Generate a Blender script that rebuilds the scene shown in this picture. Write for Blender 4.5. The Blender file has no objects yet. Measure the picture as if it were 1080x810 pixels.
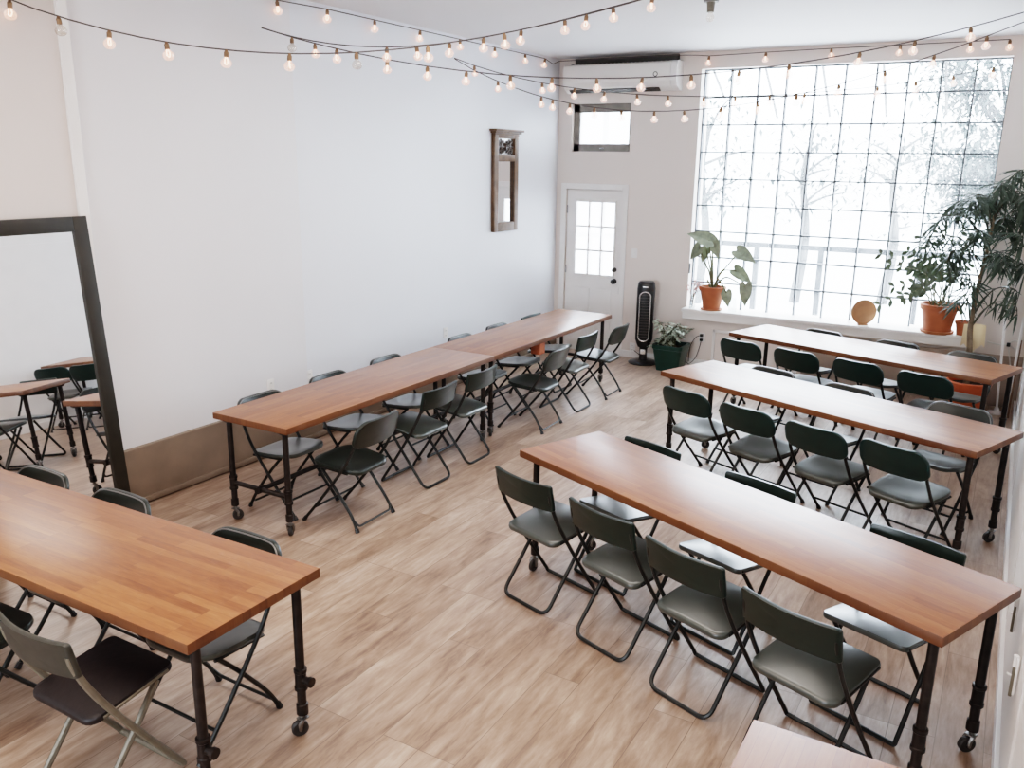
import bpy, bmesh, math, random
from mathutils import Vector, Matrix
PI = math.pi
sc = bpy.context.scene
COL = sc.collection
random.seed(7)

# ------------------------------------------------------------------ materials
def new_mat(name):
    m = bpy.data.materials.new(name); m.use_nodes = True
    nt = m.node_tree
    return m, nt, nt.nodes['Principled BSDF']

def pmat(name, col, rough=0.5, metal=0.0, var=0.0, scale=8.0, bump=0.0, spec=0.5, coat=0.0, coatr=.1):
    """principled with a little procedural noise in colour, roughness and bump"""
    m, nt, b = new_mat(name)
    b.inputs['Base Color'].default_value = (*col, 1)
    b.inputs['Roughness'].default_value = rough
    b.inputs['Metallic'].default_value = metal
    b.inputs['Specular IOR Level'].default_value = spec
    b.inputs['Coat Weight'].default_value = coat; b.inputs['Coat Roughness'].default_value = coatr
    tc = nt.nodes.new('ShaderNodeTexCoord')
    n = nt.nodes.new('ShaderNodeTexNoise'); n.inputs['Scale'].default_value = scale; n.inputs['Detail'].default_value = 5
    nt.links.new(tc.outputs['Object'], n.inputs['Vector'])
    if var:
        r = nt.nodes.new('ShaderNodeValToRGB')
        r.color_ramp.elements[0].position = 0.3; r.color_ramp.elements[1].position = 0.7
        r.color_ramp.elements[0].color = (*[max(0, c*(1-var)) for c in col], 1)
        r.color_ramp.elements[1].color = (*[min(1, c*(1+var)) for c in col], 1)
        nt.links.new(n.outputs['Fac'], r.inputs['Fac']); nt.links.new(r.outputs['Color'], b.inputs['Base Color'])
    if bump:
        bp = nt.nodes.new('ShaderNodeBump'); bp.inputs['Strength'].default_value = bump; bp.inputs['Distance'].default_value = 0.01
        nt.links.new(n.outputs['Fac'], bp.inputs['Height']); nt.links.new(bp.outputs['Normal'], b.inputs['Normal'])
    return m

def emat(name, col, strength):
    m, nt, b = new_mat(name)
    b.inputs['Base Color'].default_value = (*col, 1)
    b.inputs['Emission Color'].default_value = (*col, 1)
    b.inputs['Emission Strength'].default_value = strength
    return m

def plank_mat(name, cols, length, width, swap, rough, grain=(1.2, 16), mortar=0.002, bump=0.05, gap=(.2, .12, .08), coat=0.0, streak=0.5, rndloc=False, spec=0.5, coat_rough=.1, fine=(5, 60, .4), rng=(.22, .78)):
    """boards: brick texture for the board layout + stretched noise for the grain"""
    m, nt, b = new_mat(name); N = nt.nodes; L = nt.links
    tc = N.new('ShaderNodeTexCoord'); sep = N.new('ShaderNodeSeparateXYZ'); com = N.new('ShaderNodeCombineXYZ')
    L.new(tc.outputs['Object'], sep.inputs[0])
    if swap:
        L.new(sep.outputs['Y'], com.inputs['X']); L.new(sep.outputs['X'], com.inputs['Y'])
    else:
        L.new(sep.outputs['X'], com.inputs['X']); L.new(sep.outputs['Y'], com.inputs['Y'])
    L.new(sep.outputs['Z'], com.inputs['Z'])
    vec = com.outputs[0]
    if rndloc:
        oi = N.new('ShaderNodeObjectInfo'); mu = N.new('ShaderNodeMath'); mu.operation = 'MULTIPLY'; mu.inputs[1].default_value = 17.3
        L.new(oi.outputs['Random'], mu.inputs[0])
        ad = N.new('ShaderNodeVectorMath'); ad.operation = 'ADD'
        L.new(vec, ad.inputs[0]); L.new(mu.outputs[0], ad.inputs[1]); vec = ad.outputs[0]
    br = N.new('ShaderNodeTexBrick')
    br.inputs['Scale'].default_value = 1.0; br.inputs['Brick Width'].default_value = length
    br.inputs['Row Height'].default_value = width; br.inputs['Mortar Size'].default_value = mortar
    br.inputs['Mortar Smooth'].default_value = 0.3; br.offset = 0.37; br.offset_frequency = 3
    br.inputs['Color1'].default_value = (0, 0, 0, 1); br.inputs['Color2'].default_value = (1, 1, 1, 1)
    br.inputs['Mortar'].default_value = (0.5, 0.5, 0.5, 1)
    L.new(vec, br.inputs['Vector'])
    mp = N.new('ShaderNodeMapping'); mp.inputs['Scale'].default_value = (grain[0], grain[1], 1)
    L.new(vec, mp.inputs['Vector'])
    # each board slides its own grain
    ad2 = N.new('ShaderNodeVectorMath'); ad2.operation = 'MULTIPLY_ADD'
    ad2.inputs[1].default_value = (7.0, 3.0, 5.0)
    L.new(br.outputs['Color'], ad2.inputs[0]); L.new(mp.outputs[0], ad2.inputs[2])
    n1 = N.new('ShaderNodeTexNoise'); n1.inputs['Scale'].default_value = 1.0; n1.inputs['Detail'].default_value = 8
    n1.inputs['Roughness'].default_value = 0.62; n1.inputs['Distortion'].default_value = 0.6
    L.new(ad2.outputs[0], n1.inputs['Vector'])
    mp2 = N.new('ShaderNodeMapping'); mp2.inputs['Scale'].default_value = (fine[0], fine[1], 1); L.new(vec, mp2.inputs['Vector'])
    n2 = N.new('ShaderNodeTexNoise'); n2.inputs['Scale'].default_value = 1.0; n2.inputs['Detail'].default_value = 6; n2.inputs['Roughness'].default_value = 0.7
    L.new(mp2.outputs[0], n2.inputs['Vector'])
    mixg = N.new('ShaderNodeMix'); mixg.data_type = 'FLOAT'; mixg.inputs['Factor'].default_value = fine[2]
    L.new(n1.outputs['Fac'], mixg.inputs['A']); L.new(n2.outputs['Fac'], mixg.inputs['B'])
    mix = N.new('ShaderNodeMix'); mix.data_type = 'FLOAT'; mix.inputs['Factor'].default_value = streak
    sp = N.new('ShaderNodeSeparateColor'); L.new(br.outputs['Color'], sp.inputs[0])
    L.new(sp.outputs[0], mix.inputs['A']); L.new(mixg.outputs['Result'], mix.inputs['B'])
    ramp = N.new('ShaderNodeValToRGB'); e = ramp.color_ramp.elements
    pos = [rng[0] + (rng[1]-rng[0])*i/(len(cols)-1) for i in range(len(cols))]
    e[0].position = pos[0]; e[0].color = (*cols[0], 1); e[1].position = pos[-1]; e[1].color = (*cols[-1], 1)
    for c, p_ in list(zip(cols, pos))[1:-1]:
        k = e.new(p_); k.color = (*c, 1)
    L.new(mix.outputs['Result'], ramp.inputs['Fac'])
    mc = N.new('ShaderNodeMix'); mc.data_type = 'RGBA'
    mc.inputs['B'].default_value = (*gap, 1)
    gf = N.new('ShaderNodeMath'); gf.operation = 'MULTIPLY'; gf.inputs[1].default_value = 0.75
    L.new(br.outputs['Fac'], gf.inputs[0]); L.new(gf.outputs[0], mc.inputs['Factor'])
    L.new(ramp.outputs['Color'], mc.inputs['A'])
    L.new(mc.outputs['Result'], b.inputs['Base Color'])
    b.inputs['Roughness'].default_value = rough; b.inputs['Coat Weight'].default_value = coat
    b.inputs['Specular IOR Level'].default_value = spec; b.inputs['Coat Roughness'].default_value = coat_rough
    rr = N.new('ShaderNodeMapRange'); rr.inputs['To Min'].default_value = rough-0.06; rr.inputs['To Max'].default_value = rough+0.1
    L.new(n1.outputs['Fac'], rr.inputs['Value']); L.new(rr.outputs[0], b.inputs['Roughness'])
    bp = N.new('ShaderNodeBump'); bp.inputs['Strength'].default_value = bump; bp.inputs['Distance'].default_value = 0.004
    L.new(n1.outputs['Fac'], bp.inputs['Height']); L.new(bp.outputs['Normal'], b.inputs['Normal'])
    return m

M = {}
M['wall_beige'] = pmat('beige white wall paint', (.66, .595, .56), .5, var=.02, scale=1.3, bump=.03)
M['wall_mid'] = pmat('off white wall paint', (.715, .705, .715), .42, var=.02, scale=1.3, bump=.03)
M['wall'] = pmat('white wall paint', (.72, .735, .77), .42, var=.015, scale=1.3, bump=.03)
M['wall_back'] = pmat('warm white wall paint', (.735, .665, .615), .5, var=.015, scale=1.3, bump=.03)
M['ceil'] = pmat('ceiling paint', (.72, .71, .715), .6, var=.012, scale=1.0, bump=.02)
M['trimw'] = pmat('white gloss trim', (.80, .78, .76), .35, var=.02, scale=5)
M['floor'] = plank_mat('vinyl oak planks', [(.15, .088, .058), (.30, .20, .142), (.425, .31, .238), (.56, .45, .375)], 1.22, .185, True, .33,
                       grain=(2.2, 10.5), mortar=.002, gap=(.13, .08, .055), streak=.91, bump=.03, coat=.30, coat_rough=.32, fine=(5, 30, .40), rng=(.335, .67))
M['skirt'] = pmat('brown skirting board', (.20, .150, .112), .55, var=.16, scale=3.5, bump=.05)
M['wain'] = pmat('taupe lower wall', (.36, .29, .24), .55, var=.10, scale=3.0, bump=.04)
TOPC = [(.150, .047, .015), (.220, .076, .025), (.278, .105, .037), (.34, .144, .058)]
M['top'] = plank_mat('butcher block', TOPC, .55, .042, False, .37, grain=(2.6, 26), mortar=.0006, gap=(.12, .04, .02), streak=.80, bump=.03, rndloc=True, coat=.30, coat_rough=.27, fine=(14, 90, .45), rng=(.30, .70))
M['top_side_shade'] = plank_mat('butcher block shaded edge', [tuple(c*.5 for c in q) for q in TOPC], .55, .042, False, .45, grain=(2.6, 26), mortar=.0006, gap=(.1, .03, .015), streak=.78, bump=.02, rndloc=True, coat=.1, fine=(16, 110, .45))  # darker copy of the top wood, shade put into the side colour
M['pipe'] = pmat('dark iron pipe', (.028, .022, .020), .42, metal=.55, var=.35, scale=20, bump=.05)
M['rubber'] = pmat('caster rubber', (.03, .027, .025), .5, var=.2, scale=20)
M['steel'] = pmat('caster steel', (.22, .21, .20), .35, metal=.9, var=.15, scale=30)
M['green'] = pmat('dark green plastic', (.004, .020, .018), .34, var=.10, scale=14, bump=.03)
M['olive'] = pmat('charcoal green plastic', (.013, .018, .015), .30, var=.10, scale=14, bump=.03)
M['vinyl'] = pmat('black green vinyl padding', (.006, .015, .0125), .30, var=.14, scale=10, bump=.08)
M['vinylb'] = pmat('black vinyl padding', (.008, .005, .006), .5, var=.2, scale=30, bump=.15)
M['seat_olive'] = pmat('olive grey seat plastic', (.038, .044, .037), .34, var=.15, scale=9, bump=.03, coat=.55, coatr=.28)
M['seat_vinyl'] = pmat('olive grey seat padding', (.033, .041, .036), .34, var=.18, scale=9, bump=.05, coat=.8, coatr=.28)
M['padgrey'] = pmat('grey green padding', (.030, .030, .024), .45, var=.15, scale=30)
M['frame'] = pmat('black steel tube', (.022, .023, .022), .38, metal=.4, var=.2, scale=25)
M['framegrey'] = pmat('grey painted tube', (.17, .15, .115), .45, metal=.2, var=.15, scale=25)
M['rim'] = pmat('polished chair rim', (.20, .20, .195), .34, metal=.6, var=.05)
M['white_plastic'] = pmat('white plastic', (.78, .76, .74), .35, var=.01)
M['ac'] = pmat('off white plastic shell', (.80, .77, .73), .38, var=.01)
M['dark'] = pmat('dark plastic', (.012, .012, .013), .3, var=.1, scale=20)
M['dslot'] = pmat('dark slot', (.05, .045, .04), .6, var=.1)
M['silver'] = pmat('silver trim', (.62, .62, .62), .25, metal=.8, var=.03)
M['mframe'] = pmat('espresso wood frame', (.016, .013, .008), .5, var=.25, scale=12, bump=.05)
M['gilt'] = pmat('antique gilt wood', (.115, .062, .030), .45, metal=.1, var=.3, scale=14, bump=.12)
M['giltd'] = pmat('dark gilt recess', (.06, .04, .03), .5, var=.3, scale=14)
M['brass'] = pmat('brown brass socket', (.20, .12, .07), .4, metal=.6, var=.2, scale=40)
M['cable'] = pmat('dark cable', (.07, .055, .05), .6, var=.1)
M['wire'] = pmat('white cable', (.65, .62, .58), .5, var=.03)
M['terra'] = pmat('terracotta', (.37, .115, .05), .65, var=.14, scale=9, bump=.06)
M['orange'] = pmat('orange glazed clay', (.50, .11, .035), .4, var=.12, scale=5)
M['saucer'] = pmat('terracotta saucer', (.42, .165, .08), .6, var=.15, scale=12)
M['soil'] = pmat('potting soil', (.045, .03, .02), .9, var=.4, scale=40, bump=.4)
M['greenpot'] = pmat('dark green pot glaze', (.012, .045, .035), .35, var=.15, scale=6)
M['leafa'] = pmat('grey green leaf', (.20, .22, .15), .42, var=.35, scale=16)
M['leafz'] = pmat('mid green leaf', (.085, .115, .07), .38, var=.3, scale=12)
M['leaft'] = pmat('dark long leaf', (.045, .062, .042), .4, var=.35, scale=9)
M['leafv'] = pmat('variegated leaf', (.36, .40, .33), .42, var=.75, scale=26)
M['stem'] = pmat('pale green stem', (.12, .12, .06), .5, var=.2, scale=20)
M['bark'] = pmat('brown bark', (.16, .115, .075), .7, var=.3, scale=22, bump=.3)
M['twig'] = pmat('dark twig', (.06, .055, .035), .6, var=.2, scale=20)
M['disc'] = pmat('pale turned wood', (.38, .19, .095), .5, var=.18, scale=6, bump=.03)
M['paper'] = pmat('cream paper', (.72, .60, .43), .7, var=.05)
M['pink'] = pmat('dried pink blossom', (.62, .36, .33), .7, var=.3, scale=30)
M['grout'] = pmat('grey mortar', (.10, .11, .12), .7, var=.1, scale=20)
M['wframe'] = pmat('weathered grey sash', (.22, .205, .185), .5, var=.2, scale=8)
M['muntin'] = pmat('grey lead muntin', (.38, .38, .39), .5, var=.05)
M['rail'] = pmat('grey railing steel', (.03, .035, .04), .5, metal=.3, var=.1)
M['house'] = pmat('pale render', (.85, .86, .88), .8, var=.05, scale=.7)
M['pave'] = pmat('pale paving', (.72, .72, .72), .8, var=.08, scale=1.2)
M['tleaf'] = pmat('soft grey green leaves', (.035, .05, .048), .6, var=.25, scale=2)
M['tbark'] = pmat('pale grey bark', (.05,.05,.05), .7, var=.2, scale=6)
M['brown'] = pmat('brown painted wood', (.17, .10, .06), .5, var=.2, scale=12)
M['redwood'] = pmat('reddish wood block', (.42, .12, .05), .5, var=.2, scale=20)
M['mirror'] = pmat('mirror silvering', (.90, .91, .92), .012, metal=1.0)
M['bulb_core'] = emat('glowing filament', (1.0, .60, .42), 3.5)
def glass_mat(name, tint, transp, transl, gloss_rough=.05, emit=None, gloss=.06, bump=0):
    m = bpy.data.materials.new(name); m.use_nodes = True; nt = m.node_tree; N = nt.nodes; L = nt.links
    N.clear(); out = N.new('ShaderNodeOutputMaterial')
    t = N.new('ShaderNodeBsdfTransparent'); t.inputs['Color'].default_value = (*tint, 1)
    d = N.new('ShaderNodeBsdfTranslucent'); d.inputs['Color'].default_value = (.93, .96, 1.0, 1)
    g = N.new('ShaderNodeBsdfGlossy'); g.inputs['Roughness'].default_value = gloss_rough
    m1 = N.new('ShaderNodeMixShader'); m1.inputs[0].default_value = transl/(transl+transp)
    L.new(t.outputs[0], m1.inputs[1]); L.new(d.outputs[0], m1.inputs[2])
    m2 = N.new('ShaderNodeMixShader'); m2.inputs[0].default_value = gloss
    L.new(m1.outputs[0], m2.inputs[1]); L.new(g.outputs[0], m2.inputs[2])
    last = m2
    if bump:
        tc = N.new('ShaderNodeTexCoord'); n = N.new('ShaderNodeTexNoise'); n.inputs['Scale'].default_value = 14
        bp = N.new('ShaderNodeBump'); bp.inputs['Strength'].default_value = bump
        L.new(tc.outputs['Object'], n.inputs['Vector']); L.new(n.outputs['Fac'], bp.inputs['Height']); L.new(bp.outputs['Normal'], g.inputs['Normal'])
    if emit:
        e = N.new('ShaderNodeEmission'); e.inputs['Color'].default_value = (*emit[0], 1); e.inputs['Strength'].default_value = emit[1]
        ad = N.new('ShaderNodeAddShader'); L.new(m2.outputs[0], ad.inputs[0]); L.new(e.outputs[0], ad.inputs[1]); last = ad
    L.new(last.outputs[0], out.inputs['Surface'])
    return m
M['block'] = glass_mat('glass block', (.95, .98, 1.0), .93, .07, .12, gloss=.04, bump=.3)
M['pane'] = glass_mat('frosted pane', (.98, .99, 1.0), .55, .45, .2, gloss=.04)
M['clear'] = glass_mat('clear glass', (.93, .95, .95), 1.0, 0.02, .03, gloss=.10)
M['bulb'] = glass_mat('warm bulb glass', (1.0, .90, .84), .80, .20, .05, emit=((1.0, .52, .36), .26), gloss=.10)
M['bulb_off'] = glass_mat('unlit bulb glass', (.93, .88, .82), .85, .15, .05, gloss=.14)

# ------------------------------------------------------------------ mesh helpers
def obj(name, bm, mat, parent=None, smooth=True, angle=35, loc=None):
    me = bpy.data.meshes.new(name)
    bmesh.ops.recalc_face_normals(bm, faces=bm.faces)
    bm.to_mesh(me); bm.free()
    me.materials.append(mat)
    if smooth:
        me.shade_smooth() if hasattr(me, 'shade_smooth') else None
        try: me.set_sharp_from_angle(angle=math.radians(angle))
        except Exception: pass
    o = bpy.data.objects.new(name, me); COL.objects.link(o)
    if parent: o.parent = parent
    if loc: o.location = loc
    return o
def tag(o, label=None, cat=None, group=None, kind=None):
    if label: o['label'] = label
    if cat: o['category'] = cat
    if group: o['group'] = group
    if kind: o['kind'] = kind
    return o
def thing(name, label, cat, loc=(0, 0, 0), rotz=0.0, group=None):
    o = bpy.data.objects.new(name, None); COL.objects.link(o)
    o.empty_display_size = .1
    o.location = loc; o.rotation_euler = (0, 0, rotz)
    return tag(o, label, cat, group)
def kids(o): return [c for c in bpy.data.objects if c.parent == o]
def copy_tree(o, parent=None):
    c = o.copy(); COL.objects.link(c); c.parent = parent
    for ch in kids(o): copy_tree(ch, c)
    return c
def struct(name, bm, mat, smooth=False, parent=None):
    o = obj(name, bm, mat, parent, smooth=smooth)
    if not parent: o['kind'] = 'structure'
    return o

def box(bm, x0, x1, y0, y1, z0, z1, bevel=0.0, seg=2):
    r = bmesh.ops.create_cube(bm, size=1.0)
    vs = r['verts']
    for v in vs:
        v.co = Vector(((x0+x1)/2 + v.co.x*(x1-x0), (y0+y1)/2 + v.co.y*(y1-y0), (z0+z1)/2 + v.co.z*(z1-z0)))
    if bevel:
        es = list({e for v in vs for e in v.link_edges})
        bmesh.ops.bevel(bm, geom=es, offset=bevel, segments=seg, profile=.6, affect='EDGES')
    return bm
def bx(*a, **k):
    return box(bmesh.new(), *a, **k)
def catmull(pts, n=6):
    pts = [Vector(p) for p in pts]
    if len(pts) < 3: return pts
    P = [pts[0]*2-pts[1]] + pts + [pts[-1]*2-pts[-2]]
    out = []
    for i in range(1, len(P)-2):
        a, b, c, d = P[i-1], P[i], P[i+1], P[i+2]
        for k in range(n):
            t = k/n
            out.append(.5*((2*b) + (-a+c)*t + (2*a-5*b+4*c-d)*t*t + (-a+3*b-3*c+d)*t**3))
    out.append(pts[-1]); return out
def fillet(pts, r, n=5):
    """round the inner corners of a polyline"""
    pts = [Vector(p) for p in pts]; out = [pts[0]]
    for i in range(1, len(pts)-1):
        a, b, c = pts[i-1], pts[i], pts[i+1]
        d1 = (a-b); d2 = (c-b); rr = min(r, d1.length*.45, d2.length*.45)
        p, q = b+d1.normalized()*rr, b+d2.normalized()*rr
        for k in range(n+1):
            t = k/n; out.append((1-t)**2*p + 2*t*(1-t)*b + t*t*q)
    out.append(pts[-1]); return out
def tube(bm, pts, r, seg=8, cap=True):
    pts = [Vector(p) for p in pts]
    rs = r if isinstance(r, (list, tuple)) else [r]*len(pts)
    n = len(pts); T = []
    for i in range(n):
        a = pts[max(0, i-1)]; b = pts[min(n-1, i+1)]; T.append((b-a).normalized())
    up = Vector((0, 0, 1)) if abs(T[0].z) < .9 else Vector((0, 1, 0))
    N_ = (up - T[0]*up.dot(T[0])).normalized(); rings = []
    for i in range(n):
        N_ = (N_ - T[i]*N_.dot(T[i]))
        N_ = N_.normalized() if N_.length > 1e-6 else T[i].orthogonal().normalized()
        B = T[i].cross(N_)
        rings.append([bm.verts.new(pts[i] + (N_*math.cos(2*PI*k/seg) + B*math.sin(2*PI*k/seg))*rs[i]) for k in range(seg)])
    for i in range(n-1):
        for k in range(seg):
            bm.faces.new((rings[i][k], rings[i][(k+1) % seg], rings[i+1][(k+1) % seg], rings[i+1][k]))
    if cap:
        bm.faces.new(list(reversed(rings[0]))); bm.faces.new(rings[-1])
    return bm
def tb(pts, r, seg=8): return tube(bmesh.new(), pts, r, seg)
def lathe(bm, prof, seg=24, c=(0, 0, 0)):
    """prof: (radius, z) from bottom to top"""
    c = Vector(c); rings = []
    for r, z in prof:
        if r < 1e-6: rings.append([bm.verts.new(c+Vector((0, 0, z)))])
        else: rings.append([bm.verts.new(c+Vector((r*math.cos(2*PI*k/seg), r*math.sin(2*PI*k/seg), z))) for k in range(seg)])
    for a, b in zip(rings, rings[1:]):
        for k in range(seg):
            k2 = (k+1) % seg
            if len(a) == 1 and len(b) == 1: continue
            if len(a) == 1: bm.faces.new((a[0], b[k2], b[k]))
            elif len(b) == 1: bm.faces.new((a[k], a[k2], b[0]))
            else: bm.faces.new((a[k], a[k2], b[k2], b[k]))
    return bm
def rrect(w, h, rads, n=7):
    """outline of a rounded rectangle centred at 0, radii order: +x+y, -x+y, -x-y, +x-y"""
    out = []
    for (sx, sy), r, a0 in zip(((1, 1), (-1, 1), (-1, -1), (1, -1)), rads, (0, PI/2, PI, 3*PI/2)):
        cx, cy = sx*(w/2-r), sy*(h/2-r)
        for k in range(n+1):
            a = a0 + k/n*PI/2
            out.append((cx+r*math.cos(a), cy+r*math.sin(a)))
    return out
def densify(out, step):
    res = []
    for i, a in enumerate(out):
        b = out[(i+1) % len(out)]; d = math.hypot(b[0]-a[0], b[1]-a[1]); k = max(1, int(d/step))
        for j in range(k): res.append((a[0]+(b[0]-a[0])*j/k, a[1]+(b[1]-a[1])*j/k))
    return res
def pad(bm, outline, th, mapf, dish=lambda u, v: 0.0, edge=.006):
    """slab with a soft edge; outline in (u,v), th thickness along w, mapf(u,v,w)->3D"""
    n = len(outline)
    layers = [(.35, th), (.7, th), (.9, th), (.985, th), (1.0, th-edge), (1.0, edge), (.985, 0), (.7, 0), (.35, 0)]
    cu = sum(p[0] for p in outline)/n; cv = sum(p[1] for p in outline)/n
    rings = []
    for s, w in layers:
        rings.append([bm.verts.new(mapf(cu+(u-cu)*s, cv+(v-cv)*s, w+dish(cu+(u-cu)*s, cv+(v-cv)*s))) for u, v in outline])
    c0 = bm.verts.new(mapf(cu, cv, th+dish(cu, cv))); c1 = bm.verts.new(mapf(cu, cv, dish(cu, cv)))
    for a, b in zip(rings, rings[1:]):
        for k in range(n):
            bm.faces.new((a[k], a[(k+1) % n], b[(k+1) % n], b[k]))
    for k in range(n):
        bm.faces.new((c0, rings[0][(k+1) % n], rings[0][k])); bm.faces.new((c1, rings[-1][k], rings[-1][(k+1) % n]))
    return bm
def leaf(bm, base, d, up, length, width, fold=.25, droop=.2, n=4):
    """one pointed leaf blade folded along its midrib"""
    base = Vector(base); d = Vector(d).normalized(); up = Vector(up)
    s = d.cross(up)
    if s.length < 1e-4: s = d.orthogonal()
    s.normalize(); nrm = s.cross(d).normalized(); rows = []
    for i in range(n+1):
        t = i/n; w = width*.5*math.sin(PI*min(1, t*.92+.04))**.8 if 0 < i < n else (.02*width if i == n else .08*width)
        c = base + d*length*t - Vector((0, 0, 1))*droop*length*t*t
        rows.append((bm.verts.new(c - s*w + nrm*fold*w), bm.verts.new(c), bm.verts.new(c + s*w + nrm*fold*w)))
    for a, b in zip(rows, rows[1:]):
        bm.faces.new((a[0], a[1], b[1], b[0])); bm.faces.new((a[1], a[2], b[2], b[1]))
WORLD, FILL, VIEW, LOOK, EXPO = 16, 58, 'Filmic', 'High Contrast', 0.5
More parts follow.
